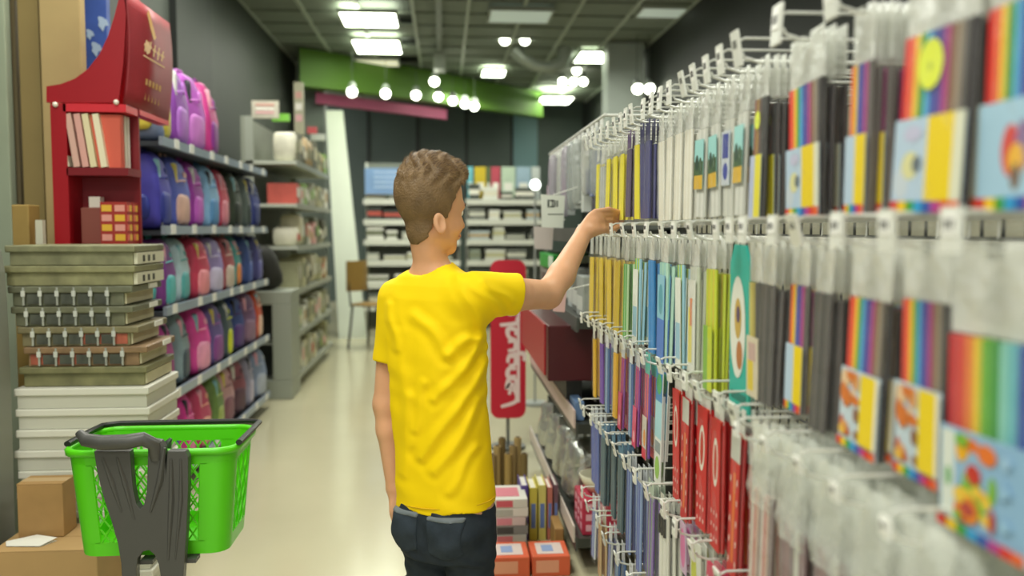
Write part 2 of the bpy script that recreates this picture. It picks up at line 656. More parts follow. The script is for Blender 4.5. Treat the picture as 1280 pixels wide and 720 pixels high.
# neck and head
BF.cap(nbase, H(-.018, 0, -.085), .044, .040, .022)
BF.cap(nbase - tr * .07 - [0, 0, .01], nbase + [0, 0, .02], .02, .036, .03)
BF.cap(nbase + tr * .07 - [0, 0, .01], nbase + [0, 0, .02], .02, .036, .03)
BF.ell(H(-.006, 0, 0), (.090, .071, .083), HB, .015)
BF.ell(H(.030, 0, -.045), (.052, .057, .068), HB, .02)
BF.ell(H(.036, 0, -.098), (.044, .041, .030), HB, .018)
BF.ell(H(.0, 0, -.085), (.045, .048, .032), HB, .018)
BF.cap(H(.066, 0, -.118), H(.064, 0, -.116), .017, .015, .014)
for sg in (-1, 1):
    BF.ell(H(.052, sg * .032, -.068), (.026, .022, .022), HB, .014)
    BF.ell(H(.097, sg * .030, -.034), (.014, .016, .010), HB, .008, 'sub')
    # ear
    eb = [hf * .94 + hu * .25 + hs * sg * -.2, hs * sg * .98 - hf * .28, hu * .97 - hf * .2]
    eb = [v / np.linalg.norm(v) for v in eb]
    BF.ell(H(-.014, sg * .0715, -.068), (.0145, .0065, .0255), eb, .004)
    BF.ell(H(-.011, sg * .0790, -.066), (.0090, .0055, .0165), eb, .003, 'sub')
    BF.cap(H(.000, sg * .070, -.070), H(-.002, sg * .0715, -.077), .0045, .004, .003)
BF.ell(H(.070, 0, -.018), (.020, .044, .012), HB, .014)
BF.cap(H(.083, 0, -.032), H(.099, 0, -.063), .007, .0085, .010)
for sg in (-1, 1):
    BF.cap(H(.090, sg * .009, -.069), H(.088, sg * .010, -.069), .006, .006, .006)
BF.ell(H(.083, 0, -.086), (.010, .020, .0050), HB, .006)
BF.ell(H(.081, 0, -.094), (.010, .017, .0055), HB, .005)
# right hand, pinching the packs
kn = V3(at(751, 272, 2.315))
ax = (kn - rwri) / np.linalg.norm(kn - rwri)
side = np.cross(ax, np.array([.45, -.75, .2]))
side = side / np.linalg.norm(side)          # across the knuckles
nrm = np.cross(side, ax)
pc = rwri + (kn - rwri) * .52
BF.cap(rwri, pc, .0200, .017, .010)
BF.ell(pc + ax * .004, (.045, .030, .0145), [ax, side, nrm], .012)
tips = [V3(at(779, 269, 2.37)), V3(at(778, 276, 2.385)), V3(at(775, 283, 2.385)), V3(at(769, 288, 2.375))]
if side[2] < 0:
    side = -side
for i in range(4):
    base = kn + side * (.021 - .014 * i) - ax * (.002 + .003 * abs(i - 1))
    tip = tips[i]
    m1 = base + (tip - base) * .42 + np.array([.004, -.002, .010 - .001 * i])
    m2 = base + (tip - base) * .75 + np.array([.003, -.001, .007])
    BF.cap(base - ax * .02, base, .0085, .0085, .006)
    BF.cap(base, m1, .0083, .0076, .003)
    BF.cap(m1, m2, .0076, .0069, .002)
    BF.cap(m2, tip, .0069, .0058, .002)
th0 = rwri + ax * .020 + np.array([.004, -.014, -.006])
th1 = V3(at(753, 287, 2.30))
th2 = V3(at(765, 288, 2.335))
th3 = V3(at(776, 281, 2.36))
BF.cap(th0, th1, .0125, .0100, .010)
BF.cap(th1, th2, .0100, .0085, .003)
BF.cap(th2, th3, .0085, .0065, .002)
# left hand, hanging and slightly curled
hd = (lwri - lelb) / np.linalg.norm(lwri - lelb)
hd = (hd + np.array([.10, 0.02, 0])) / np.linalg.norm(hd + np.array([.10, 0.02, 0]))
ls = tf - hd * (tf @ hd)
ls /= np.linalg.norm(ls)
ln = np.cross(hd, ls)
pc = lwri + hd * .045
BF.cap(lwri, pc, .020, .017, .010)
BF.ell(pc + hd * .005, (.043, .032, .0145), [hd, ls, ln], .012)
for i in range(4):
    base = lwri + hd * (.078 - .003 * abs(i - 1)) + ls * (.024 - .0155 * i)
    L_ = (.030, .034, .031, .025)[i]
    inn = -ln if (ln @ tr) < 0 else ln
    m1 = base + hd * L_ * .9 + inn * .004
    m2 = m1 + hd * L_ * .55 + inn * .012
    m3 = m2 + hd * L_ * .25 + inn * .014
    BF.cap(base - hd * .02, base, .0088, .0085, .006)
    BF.cap(base, m1, .0084, .0078, .002)
    BF.cap(m1, m2, .0078, .0070, .002)
    BF.cap(m2, m3, .0070, .0060, .002)
t0 = lwri + hd * .02 + ls * .018
t1 = t0 + hd * .03 + ls * .022 + inn * .006
t2 = t1 + hd * .024 + ls * .006 + inn * .008
BF.cap(t0, t1, .0125, .010, .010)
BF.cap(t1, t2, .010, .0075, .002)
body = BF.mesh('body', SKIN, 0, boy)

# eyes, brows, lips
for sg in (-1, 1):
    e = MB().sq(H(.0685, sg * .030, -.034), (.023, .023, .023), M(0xe9e5dd, .2), e=1, nu=14, nv=10)
    eo = e.build('eye', boy, 'all')
    MB().sq(H(.0785, sg * .0305, -.034), (.006, .011, .011), M(0x3a261a, .2), e=1, nu=12, nv=8, rot=(0, 0, math.pi / 2 - HY)).build('iris', eo, 'all')
    MB().tube([H(.087, sg * .014, -.018), H(.086, sg * .028, -.012), H(.076, sg * .045, -.017)], [.0022, .003, .0016], M(0x6b4a33, .8), 6, ell=1).build('eyebrow', boy, 'all')
MB().tube([H(.080, -.019, -.090), H(.0915, -.007, -.089), H(.0925, 0, -.0895), H(.0915, .007, -.089), H(.080, .019, -.090)], [.0012, .0028, .003, .0028, .0012], M(0xb56a5c, .45), 8).build('lips', boy, 'all')

# hair
HF = Field(tuple(hcen - .13), tuple(hcen + .13), .0026)
g_u = np.array([-.14, -.120, -.100, -.085, -.066, -.052, -.024, .015, .040, .06, .12])
g_f = np.array([-.060, -.040, -.029, -.026, -.020, .012, .018, .034, .060, .080, .110])
t_u = np.array([-.13, -.10, -.06, -.02, .02, .05, .08, .12])
t_t = np.array([.002, .004, .006, .008, .010, .014, .018, .021])


def hair_fn(x, y, z):
    dx, dy, dz = x - hcen[0], y - hcen[1], z - hcen[2]
    f = dx * hf[0] + dy * hf[1] + dz * hf[2]
    s_ = dx * hs[0] + dy * hs[1] + dz * hs[2]
    u = dx * hu[0] + dy * hu[1] + dz * hu[2]

    def E(f0, u0, a, b, c):
        k0 = np.sqrt(((f - f0) / a) ** 2 + (s_ / b) ** 2 + ((u - u0) / c) ** 2)
        k1 = np.sqrt(((f - f0) / a ** 2) ** 2 + (s_ / b ** 2) ** 2 + ((u - u0) / c ** 2) ** 2) + 1e-6
        return k0 * (k0 - 1) / k1

    def smin(a, b, k):
        h_ = np.clip(.5 + .5 * (a - b) / k, 0, 1)
        return a * (1 - h_) + b * h_ - k * h_ * (1 - h_)
    d = smin(E(-.006, 0, .090, .071, .083), E(0, -.085, .045, .048, .032), .02)
    d = smin(d, E(-.020, -.085, .038, .038, .045), .02)
    d = smin(d, E(.030, -.045, .052, .057, .068), .02)
    th = np.interp(u, t_u, t_t)
    th = th + .011 * np.exp(-((f - .062) / .03) ** 2 - ((u - .066) / .03) ** 2)       # lifted fringe
    th = th + .0028 * np.sin(f * 150 + s_ * 60 + 2 * np.sin(u * 90)) * np.clip((u + .01) / .06, 0, 1) * np.sin(s_ * 120 + u * 70)
    lim = f - np.interp(u, g_u, g_f) + .006 * np.sin(u * 260) * .3
    d1 = np.maximum(d - th, -(d + .006))
    kk = .008
    h_ = np.clip(.5 - .5 * (-d1 + lim) / kk, 0, 1)
    out = np.maximum(d1, lim)
    return np.maximum(out, -.121 - u)


HF.put(hcen - .12, hcen + .12, hair_fn, 0)
HAIR = M(0x786040, .55, var=.22, scale=30, bump=.35, bscale=220, spec=.4)
hair = HF.mesh('hair', HAIR, 0, boy)
# short strands standing off the hair surface
me = hair.data
nv_ = len(me.vertices)
co = np.empty(nv_ * 3, np.float32)
me.vertices.foreach_get('co', co)
co = co.reshape(-1, 3)
no = np.empty(nv_ * 3, np.float32)
me.vertex_normals.foreach_get('vector', no)
no = no.reshape(-1, 3)
loc_ = (co - hcen) @ np.array(HB).T
rs = np.random.RandomState(3)
keep = np.where(((co - hcen) * no).sum(1) > .02)[0]
pick = rs.choice(keep, 15000)
st = MB()
tone = [M(0x80643f, .5, spec=.4), M(0x6e5235, .5, spec=.4), M(0x94784f, .5, spec=.4), M(0x513b27, .5, spec=.4)]
for i in pick:
    p, n_, (f, s_, u) = co[i], no[i], loc_[i]
    top = max(0, min(1, (u - .0) / .06))
    L_ = .006 + .013 * top + .004 * rs.rand()
    flow = hf * (.9 * top) + hu * (.4 * top - 1.1 * (1 - top)) - hf * .55 * (1 - top) + rs.randn(3) * .22
    flow = flow - n_ * (flow @ n_) * .95
    d = flow / (np.linalg.norm(flow) + 1e-6) * .9 + n_ * (.10 + .35 * top)
    d = d / np.linalg.norm(d)
    sd = np.cross(d, n_)
    sd = sd / (np.linalg.norm(sd) + 1e-6) * .0007
    p0 = p - n_ * .001
    st.add([p0 - sd, p0 + sd, p0 + d * L_ - n_ * L_ * .25], [(0, 1, 2)], tone[rs.randint(0, 4) if rs.rand() < .8 else 0])
so = st.build('hair_strands', boy)
so['kind'] = 'stuff'

# t-shirt
SH = M(0xfad602, .75, var=.03, scale=6, bump=.04, bscale=300, spec=.25)
TF = Field((-.30, 1.78, .58), (.30, 2.34, 1.20), .0036)
TF.put((xc - .2, YB - .2, zbot - .03), (xc + .2, YB + .2, ztop + .02), lambda x, y, z: torso_fn(.0)(x, y, z), .0)
ua = (relb - rsho) / np.linalg.norm(relb - rsho)
TF.cap(rsho - ua * .01, rsho + ua * .20, .052, .050, .030)
lA = (lelb - lsho) / np.linalg.norm(lelb - lsho)
TF.cap(lsho + [0, 0, -.004], lsho + lA * .17, .046, .047, .030)
# folds: soft ridges running from the right armpit and shoulder to the left hip
folds = [((602, 425), (545, 500), .0065, .009), ((606, 455), (528, 575), .0075, .010), ((600, 500), (545, 590), .006, .010), ((520, 395), (560, 440), .006, .011),
         ((560, 440), (600, 418), .006, .010), ((500, 420), (512, 560), .0035, .012), ((596, 560), (560, 612), .004, .009), ((512, 500), (500, 600), .004, .010),
         ((585, 350), (630, 395), .005, .008), ((604, 350), (640, 380), .004, .007), ((575, 345), (600, 410), .0045, .009), ((485, 385), (492, 440), .004, .008), ((530, 480), (516, 540), .004, .008)]
sl, X = TF.sub(TF.lo, TF.lo + np.array(TF.n) * TF.h)
x_, y_, z_ = X
disp = np.zeros(TF.F.shape, np.float32)
# pixel-free: express the fold lines in world x/z at the depth of his back
for (a, b, amp, sig) in folds:
    A, B = V3(at(a[0], a[1], 1.95)), V3(at(b[0], b[1], 1.95))
    dx, dz = B[0] - A[0], B[2] - A[2]
    L_ = dx * dx + dz * dz
    t_ = np.clip(((x_ - A[0]) * dx + (z_ - A[2]) * dz) / L_, 0, 1)
    wob = .006 * np.sin(t_ * 5 + amp * 900)
    nx, nz = -dz / math.sqrt(L_), dx / math.sqrt(L_)
    dd = np.sqrt((x_ - A[0] - t_ * dx - nx * wob) ** 2 + (z_ - A[2] - t_ * dz - nz * wob) ** 2)
    disp += (amp * np.exp(-(dd / sig) ** 2) - .45 * amp * np.exp(-((dd - 2.0 * sig) / sig) ** 2)).astype(np.float32)
side_mask = 1 / (1 + np.exp(np.clip((y_ - (YB + .03)) / .015, -20, 20)))
TF.F -= disp * side_mask * .62
TF.F -= .0012 * np.sin(x_ * 55 + z_ * 40 + 3 * np.sin(z_ * 21)) * np.sin(z_ * 33 - x_ * 20)
# hollow neck opening, sleeve openings and hem
nb = nbase + np.array([0, 0, .0])
hem = zbot + .10 * (x_ - xc) + .004 * np.sin(x_ * 60)
TF.F = np.maximum(TF.F, hem - z_)
TF.cap(nb + [0, 0, .0], H(-.022, 0, -.06), .047, .060, .004, 'sub')
pR = V3(at(643, 374, float((rsho + ua * .150)[1])))
nR = ua * .45 + np.array([.75, 0, -.14])
nR /= np.linalg.norm(nR)
TF.F = np.maximum(TF.F, np.where((x_ > pR[0] - .06) & (z_ > .95), ((x_ - pR[0]) * nR[0] + (y_ - pR[1]) * nR[1] + (z_ - pR[2]) * nR[2]), -1))
TF.cap(rsho + ua * .115, rsho + ua * .26, .0445, .0465, 0, 'sub')
pL = lsho + lA * .155
TF.F = np.maximum(TF.F, np.where((z_ < pL[2] + .03) & (((x_ - lelb[0]) ** 2 + (y_ - lelb[1]) ** 2) < .0042) & (x_ < pL[0] + .045), ((x_ - pL[0]) * lA[0] + (y_ - pL[1]) * lA[1] + (z_ - pL[2]) * lA[2]), -1))
TF.cap(lsho + lA * .125, lsho + lA * .25, .0405, .0425, 0, 'sub')
shirt = TF.mesh('t_shirt', SH, 0, boy)
# collar rib
nd = V3(H(-.022, 0, -.06)) - nb
nd = nd / np.linalg.norm(nd)
e1 = np.cross(nd, [0, 1, 0])
e1 /= np.linalg.norm(e1)
e2 = np.cross(nd, e1)
ring = []
for i in range(25):
    a = 2 * math.pi * i / 24
    v = e1 * math.cos(a) + e2 * math.sin(a)
    back = -(v @ tf)
    ring.append(nb + nd * (.016 - .010 * -back) + v * .0525)
MB().tube(ring, .0055, M(0xf2c800, .75), 8, cap=False, ell=1.5).build('collar', shirt, 'all')
# hem seam and sleeve seams
MB().tube([(xc + tr[0] * .127 * math.cos(a) + tf[0] * .092 * math.sin(a), YB + tr[1] * .127 * math.cos(a) + tf[1] * .092 * math.sin(a), zbot + .016 + .10 * (tr[0] * .127 * math.cos(a) + tf[0] * .092 * math.sin(a))) for a in [2 * math.pi * i / 32 for i in range(33)]], .0016, M(0xdcb400, .8), 5, cap=False).build('hem_seam', shirt, 'all')

# jeans
JM = M(0x2c343b, .8, var=.22, scale=22, bump=.12, bscale=260, spec=.2)
JF = Field((xc - .21, 1.84, .03), (xc + .21, 2.24, .74), .0042)
zw = zbot + .045
def pelvis(x, y, z):
    dx, dy = x - xc, y - YB
    q = dx * tr[0] + dy * tr[1]
    p = dx * tf[0] + dy * tf[1]
    a = np.interp(z, [.42, .50, .56, .62, zw], [.100, .112, .118, .117, .112])
    b = np.interp(z, [.42, .50, .56, .62, zw], [.070, .084, .090, .086, .078])
    rr = (np.abs(q / a) ** 2.4 + np.abs(p / b) ** 2.4) ** (1 / 2.4)
    return np.maximum((rr - 1) * .85 * b, np.maximum(.49 - z, z - zw))
JF.put((xc - .14, YB - .14, .44), (xc + .14, YB + .14, zw), pelvis, 0)
for sg, a, b, c in ((-1, ltop, lk, la), (1, rtop, rk, ra_)):
    JF.cap(a - [0, 0, .05], b + [0, 0, .03], .064, .054, .018)
    JF.cap(b + [0, 0, .03], c + [0, 0, .02], .054, .050, .010)
    for q in range(3):
        JF.cap(b - tr * .05 + [0, 0, .03 * q - .03] - tf * .03, b + tr * .05 + [0, 0, .03 * q - .015] - tf * .03, .012, .008, .012)
    JF.cap(c + [0, 0, -.0], c + [0, 0, -.12], .042, .042, 0, 'sub')
# buttock shape and centre seam
for sg in (-1, 1):
    JF.ell(hipc + tr * sg * .052 - tf * .045 + [0, 0, .56], (.055, .050, .060), None, .02)
JF.cap(hipc - tf * .100 + [0, 0, .63], hipc - tf * .100 + [0, 0, .47], .006, .008, .012, 'sub')
sl, X = JF.sub(JF.lo, JF.lo + np.array(JF.n) * JF.h)
JF.F -= (.0022 * np.sin(X[0] * 70 + X[2] * 60 + 2 * np.sin(X[2] * 40)) * np.sin(X[2] * 85 + X[0] * 30)).astype(np.float32)
jeans = JF.mesh('jeans', JM, 0, boy)
# back pockets: thin patches cut from the same surface
x_, y_, z_ = X
q = (x_ - xc) * tr[0] + (y_ - YB) * tr[1]
p = (x_ - xc) * tf[0] + (y_ - YB) * tf[1]
for sg in (-1, 1):
    qc = .056 * sg
    zt, zb2 = .606, .505
    poly = np.maximum(np.abs(q - qc) - .041 - (z_ - .56) * .05, np.maximum(z_ - zt - .04 * (q - qc), zb2 - z_ + np.abs(q - qc) * .35))
    G = np.maximum(np.maximum(JF.F - .0028, poly), p)
    JF.mesh('back_pocket', M(0x313a42, .8, var=.2, scale=25, bump=.12, bscale=260, spec=.2), 0, jeans, G)
    G = np.maximum(np.maximum(JF.F - .0046, np.maximum(poly, (zt - .011 + .04 * (q - qc)) - z_)), p)
    JF.mesh('pocket_edge', M(0x6f787c, .8), 0, jeans, G)

# shoes
for sg, c in ((-1, la), (1, ra_)):
    m = MB()
    base = Vector(c) + Vector(tf) * .05
    ang = math.atan2(tf[1], tf[0])
    m.sq((base.x, base.y, .045), (.225, .082, .075), M(0x3b3f44, .6), e=.6, rot=(0, 0, ang), fn=lambda v: (v.x, v.y, v.z * (1 - .9 * max(0, v.x) / .23)))
    s_ = m.build('shoe', boy, 'all')
    MB().sq((base.x, base.y, .014), (.235, .09, .028), M(0xd8d8d0, .6), e=.35, rot=(0, 0, ang)).build('sole', s_, 'all')
for ch in boy.children:
    ch.location = -boy.location
# slimmer neck and skull: ease the head in towards its own axis
for ch in list(boy.children_recursive):
    if ch.type != 'MESH' or ch.name.split('.')[0] in ('t_shirt', 'collar', 'hem_seam', 'jeans', 'back_pocket', 'pocket_edge', 'shoe', 'sole'):
        continue
    n_ = len(ch.data.vertices)
    c_ = np.empty(n_ * 3, np.float32)
    ch.data.vertices.foreach_get('co', c_)
    c_ = c_.reshape(-1, 3)
    w_ = np.clip((c_[:, 2] - (hcen[2] - .195)) / .045, 0, 1)
    w_ = w_ * w_ * (3 - 2 * w_) * (np.abs(c_[:, 0] - hcen[0]) < .16)
    c_[:, 0] += (hcen[0] + .004 - c_[:, 0]) * .125 * w_
    c_[:, 1] += (hcen[1] - c_[:, 1]) * .10 * w_
    c_[:, 2] += (hcen[2] - .12 - c_[:, 2]) * .035 * w_
    ch.data.vertices.foreach_set('co', c_.ravel())
    ch.data.update()

# ------------------------------------------------------------------ hook wall on the right
XF = .47            # the plane the front packs hang in
XB = .82            # the wire grid they hang from
HZ = [1.497, 1.232, .955, .670, .392]
ROWN = ['top', 'second', 'middle', 'fourth', 'lowest']
GY0, GY1 = .45, 3.02
WIRE = M(0x3a3d3a, .4, metal=.3)
WHITE = M(0xe4e6dc, .35)
WHITE2 = M(0xf1f2ea, .3, alpha=.93)
rack = thing('hook_rack', 'long black wire grid rack carrying rows of white hooks on the right', 'rack', (XB, (GY0 + GY1) / 2, 0))
gw = GY1 - GY0
vw = MB().cyl((0, 0, .06), (0, 0, 1.57), .0028, WIRE, 6).mesh('grid_wire')
n = int(gw / .052)
for i in range(n + 1):
    o = link('grid_wire', vw, rack)
    o.location = (0, -gw / 2 + gw * i / n, 0)
hw = MB().cyl((-.005, -gw / 2, 0), (-.005, gw / 2, 0), .0032, WIRE, 6).mesh('cross_wire')
for z in [.08, .39, .67, .955, 1.232, 1.497, 1.565, .20, .53, .81, 1.09, 1.36]:
    o = link('cross_wire', hw, rack)
    o.location = (0, 0, z + .004)
m = MB()
m.box((.06, 0, .80), (.02, gw, 1.50), M(0xa9a791, .7, var=.15, scale=6))
m.build('back_panel', rack)
MB().box((.02, 0, .04), (.12, gw, .08), M(0x4b4f4b, .5)).build('plinth', rack)
for s_ in (-1, 1):
    MB().box((.02, s_ * (gw / 2 + .012), .79), (.05, .024, 1.58), M(0x3b3e3b, .4)).build('upright', rack)

# one hook: two wires and a price plate at the tip
def hook_parts(L_, tagw, tagh, root, tilt=0, clear=False):
    m = MB()
    m.tube([(0, 0, 0), (-L_ + .02, 0, 0), (-L_, 0, .006), (-L_ - .004, 0, .014)], .0024, M(0xd9dbd2, .3, metal=.2), 6)
    m.tube([(0, 0, .004), (0, 0, .034), (-L_ + .0, 0, .034), (-L_ - .008, 0, .030)], .0022, M(0xd9dbd2, .3, metal=.2), 6)
    m.build('wire', root, True)
    m = MB()
    m.box((-L_ - .012, 0, .018), (.004, tagw, tagh), WHITE if not clear else WHITE2, rot=(0, R(tilt), 0))
    m.build('price_plate', root)
    m = MB()
    m.box((-L_ - .0145, 0, .018 + tagh * .12), (.001, tagw * .78, tagh * .5), M(0xfafaf4, .5), rot=(0, R(tilt), 0))
    for k in range(3):
        m.box((-L_ - .0153, tagw * (-.2 + .2 * k), .018 + tagh * .12), (.0006, tagw * .09, tagh * .22), M(0x3a3a38, .6), rot=(0, R(tilt), 0))
    m.build('price_slip', root)


RB12 = [0xe0241c, 0xf0641c, 0xf8d010, 0x2f9c2a, 0x48b4e0, 0x1f4cb0, 0x5a349e, 0xb82a88, 0x8a5a3a, 0xa08f78, 0x5b5550, 0x2f2c2c]
STICK = {}


def stick_mesh(h, r, L_, tip=False):
    k = (h, round(r, 4), round(L_, 3), tip)
    if k in STICK:
        return STICK[k]
    m = MB()
    mt = M(h, .38)
    if tip:
        m.tube([(0, 0, -L_), (0, 0, -.016)], r, mt, 6, cap=False)
        m.tube([(0, 0, -.016), (0, 0, -.004)], [r, r * .35], M(0xd9b98a, .6), 6, cap=False)
        m.tube([(0, 0, -.004), (0, 0, 0)], [r * .35, r * .08], mt, 6)
        m.add([(r * math.cos(a * math.pi / 3), r * math.sin(a * math.pi / 3), -L_) for a in range(6)], [tuple(range(6))], mt)
    else:
        m.tube([(0, 0, -L_), (0, 0, 0)], r, mt, 6)
    STICK[k] = m.mesh('pencil', True)
    return STICK[k]


def sleeve_mb(w, h, th, top, mat, drop=.012, fill=.0):
    """clear bag: puffed around the sticks, flat flap above with a hang hole gap"""
    m = MB()
    n_, k_ = 6, 9
    vv = []
    x0 = -th / 2
    rs_ = random.Random(int(w * 1e5 + h * 1e4))
    for side_ in (-1, 1):
        for j in range(k_ + 1):
            z = .010 - (h + drop + .010) * j / k_
            body = max(0, min(1, (-z - top * .55) / .02)) * (1 - max(0, (-z - h) / drop) * .9 if drop else 1)
            for i in range(n_ + 1):
                y = -w / 2 - .003 + (w + .006) * i / n_
                edge = 1 - abs(2 * i / n_ - 1) ** 6
                xo = side_ * (.0006 + (th / 2 + .0012) * body * edge) + rs_.uniform(-.0008, .0008)
                vv.append((xo, y, z))
    fs = []
    N = (n_ + 1) * (k_ + 1)
    for s0 in (0, 1):
        for j in range(k_):
            for i in range(n_):
                a = s0 * N + j * (n_ + 1) + i
                q = (a, a + 1, a + n_ + 2, a + n_ + 1)
                fs.append(q if s0 else q[::-1])
    m.add(vv, fs, mat)
    return m


def card_mb(w, z0, z1, x, base, rects, th=.0008):
    """printed card: base sheet with flat printed patches (u across from the far edge, v up)"""
    m = MB()
    m.bb((x - th, -w / 2, z0), (x, w / 2, z1), base)
    for qi, (u0, v0, u1, v1, mt) in enumerate(rects):
        xo = x - th - .0002 - .00008 * qi
        ya, yb = w / 2 - u0 * w, w / 2 - u1 * w
        za, zb = z0 + v0 * (z1 - z0), z0 + v1 * (z1 - z0)
        if mt[1] == 'r':
            m.quad([(xo, ya, za), (xo, yb, za), (xo, yb, zb), (xo, ya, zb)], mt[0])
        else:
            cy, cz, ry, rz_ = (ya + yb) / 2, (za + zb) / 2, abs(yb - ya) / 2, abs(zb - za) / 2
            m.quad([(xo, cy - ry * math.cos(t * math.pi / 8), cz + rz_ * math.sin(t * math.pi / 8)) for t in range(16)], mt[0])
    return m


def r_(u0, v0, u1, v1, h, k='r'):
    return (u0, v0, u1, v1, (M(h, .45), k))


def bottom_strip(v1=.12):
    cs = [0xd8322a, 0xf0c81e, 0x3f9c3a, 0x2b9bd0, 0x2b55a8, 0xb23a8c, 0xd8322a, 0xe8662c]
    return [r_(i / 8, 0, (i + 1) / 8, v1, cs[i]) for i in range(8)]


KINDS = {}


def kind(name, label, w, h, th, top, sticks, cards=(), base=0xb9d3e2, tip=False, header=None, film_=None, r=None, cat='pencil pack', slen=None, extra=None, full=True):
    KINDS[name] = dict(label=label, w=w, h=h, th=th, top=top, sticks=sticks, cards=cards, base=base, tip=tip, header=header, film=film_, r=r, cat=cat, slen=slen, extra=extra, full=full, name='pencil_pack' if cat == 'pencil pack' else cat.replace(' ', '_'))


sun_card = [r_(0, .12, 1, 1, 0xb9cfe2), r_(.03, .14, .26, .5, 0xc9d4dc, 'e'), r_(.50, .12, .86, 1, 0xf0d21e), r_(.86, .12, 1, 1, 0xe2e2c8), r_(.14, .35, .40, .65, 0xdcd9a0, 'e'), r_(.30, .42, .44, .60, 0x68747c, 'e'), r_(.15, .75, .42, .92, 0xc3c3dc, 'e')] + bottom_strip()
cone_card = [r_(0, .12, 1, 1, 0xa9cde2), r_(.30, .30, .52, .78, 0xd8524a, 'e'), r_(.46, .34, .66, .80, 0x8a6a9a, 'e'), r_(.38, .30, .58, .60, 0xf0b83c, 'e'), r_(.42, .18, .54, .42, 0x7d6a5a, 'e')] + bottom_strip()
def blobs(seed, u0, v0, u1, v1, cs, n, s):
    q = random.Random(seed)
    out = []
    for _ in range(n):
        u, v, a, b = q.uniform(u0, u1), q.uniform(v0, v1), q.uniform(.4, 1) * s, q.uniform(.4, 1) * s
        out.append(r_(max(u0, u - a), max(v0, v - b), min(u1, u + a), min(v1, v + b), q.choice(cs), 'e'))
    return out


toy_card = [r_(0, .10, 1, 1, 0xc6d6e0)] + blobs(3, .02, .14, .54, .97, [0xe0a060, 0xe8b848, 0xd87838, 0xc85a3a, 0xe8c8a0, 0x8a5a3a, 0x9ac070], 22, .13) + [r_(.56, .12, .92, .98, 0xf2d428), r_(.92, .12, 1, .98, 0xe8e4d0)] + bottom_strip(.10)
old_toy = [r_(0, .10, 1, 1, 0xc6d6e0), r_(.06, .18, .50, .92, 0xe0a060, 'e'), r_(.12, .45, .30, .80, 0xd85a3a, 'e'), r_(.30, .22, .48, .60, 0xf0c050, 'e'), r_(.55, .12, .92, .98, 0xf2d428)] + bottom_strip(.10)
big_card = [r_(0, .10, 1, 1, 0x8fb8d8), r_(.02, .10, .18, .96, 0xdfe6dc), r_(.07, .40, .14, .60, 0x5aa860, 'e')] + blobs(8, .20, .12, .68, .96, [0xf0b428, 0xe88a28, 0xe87830, 0xb8443c, 0x7fb83c, 0xf0c848, 0xc83a30], 24, .13) + blobs(4, .72, .2, .98, .9, [0x9ac4e0, 0xa8cce4], 4, .1) + bottom_strip(.10)
old_big = [r_(0, .10, 1, 1, 0x8fb8d8), r_(.02, .10, .20, .96, 0xdfe6dc), r_(.07, .40, .15, .60, 0x5aa860, 'e'), r_(.22, .14, .62, .84, 0xf0b428, 'e'), r_(.44, .50, .66, .94, 0xb8443c, 'e'), r_(.26, .50, .42, .80, 0xe87830, 'e'), r_(.24, .10, .40, .30, 0x7fb83c, 'e'), r_(.48, .18, .64, .48, 0xe88a28, 'e')] + bottom_strip(.10)

kind('cone', 'ice-cream card rainbow pencils', .115, .232, .010, .055, RB12, cone_card)
kind('sun', 'wide rainbow pencils with yellow panel', .118, .232, .010, .055, RB12, sun_card, extra='sticker')
kind('mid', 'rainbow pencils with yellow card', .120, .230, .010, .055, RB12, sun_card)
kind('slim', 'narrow rainbow pencils', .052, .230, .009, .055, RB12[1:3] + RB12[5:8] + [0x5b5550], [r_(0, .1, .5, 1, 0xb9cfe2), r_(.5, .1, 1, 1, 0xf0d21e)] + bottom_strip())
kind('dot', 'dark pencils with yellow dot', .050, .232, .009, .050, [0x8c4a3a, 0xb08a3a, 0x6b4a3a, 0x3a3836, 0x2f2d2c], [r_(0, 0, .45, 1, 0xb9c3dc), r_(.45, 0, 1, 1, 0xe8dc3c)], extra='sticker')
kind('brush', 'clear pack of brushes with green label', .046, .225, .010, .06, [0xd8d8ce, 0xe6e6de, 0xcfd0c6], [r_(0, 0, 1, .28, 0xd9b13a), r_(0, .28, 1, .56, 0x4d6a44), r_(0, .56, 1, 1, 0x9fd8d4), r_(.1, .36, .5, .7, 0x2d4a3a, 'e'), r_(.5, .30, .9, .64, 0x3a5a3c, 'e')], base=0x9fd8d4, tip=False)
kind('bluelabel', 'clear pack with dark blue label', .040, .225, .010, .06, [0xd0d2c8, 0xdadacf], [r_(0, 0, 1, 1, 0xc9d0d6), r_(.2, .1, .8, .42, 0x3a4aa0, 'e'), r_(.15, .5, .85, .95, 0x3b4a98)], tip=False)
kind('white', 'white paintbrush pack', .042, .228, .010, .05, [0xf2efdf, 0xe9e4d0, 0xf5f2e6], (), tip=False)
kind('navy', 'navy slim pack', .036, .222, .009, .04, [0x3a3c74, 0x4a4a80], (), tip=False, header=0x33365f)
kind('violet', 'violet slim pack', .036, .215, .009, .03, [0x5a4468, 0x4c3a60], (), tip=False, header=0x5c4670)
kind('yellow', 'bright yellow pencil pack', .040, .222, .010, .035, [0xeee21a, 0xe6d816, 0xf2e62a], (), tip=False)
kind('amber', 'deep yellow pencil pack', .042, .270, .011, .058, [0xe6c81c, 0xdcba18, 0xe8cc28], (), full=True)
kind('green', 'green blister pack', .046, .265, .010, .06, [0x4fa83c, 0x57b046, 0xb9d8a8], (), tip=False)
kind('mint', 'white and green marker pack', .048, .262, .010, .05, [0x6abf5a, 0xd6dc4a, 0x9fd0e0], [r_(0, .55, 1, 1, 0xe9efe6), r_(.1, .1, .9, .5, 0x9cc8dc)], base=0xe9efe6, tip=False)
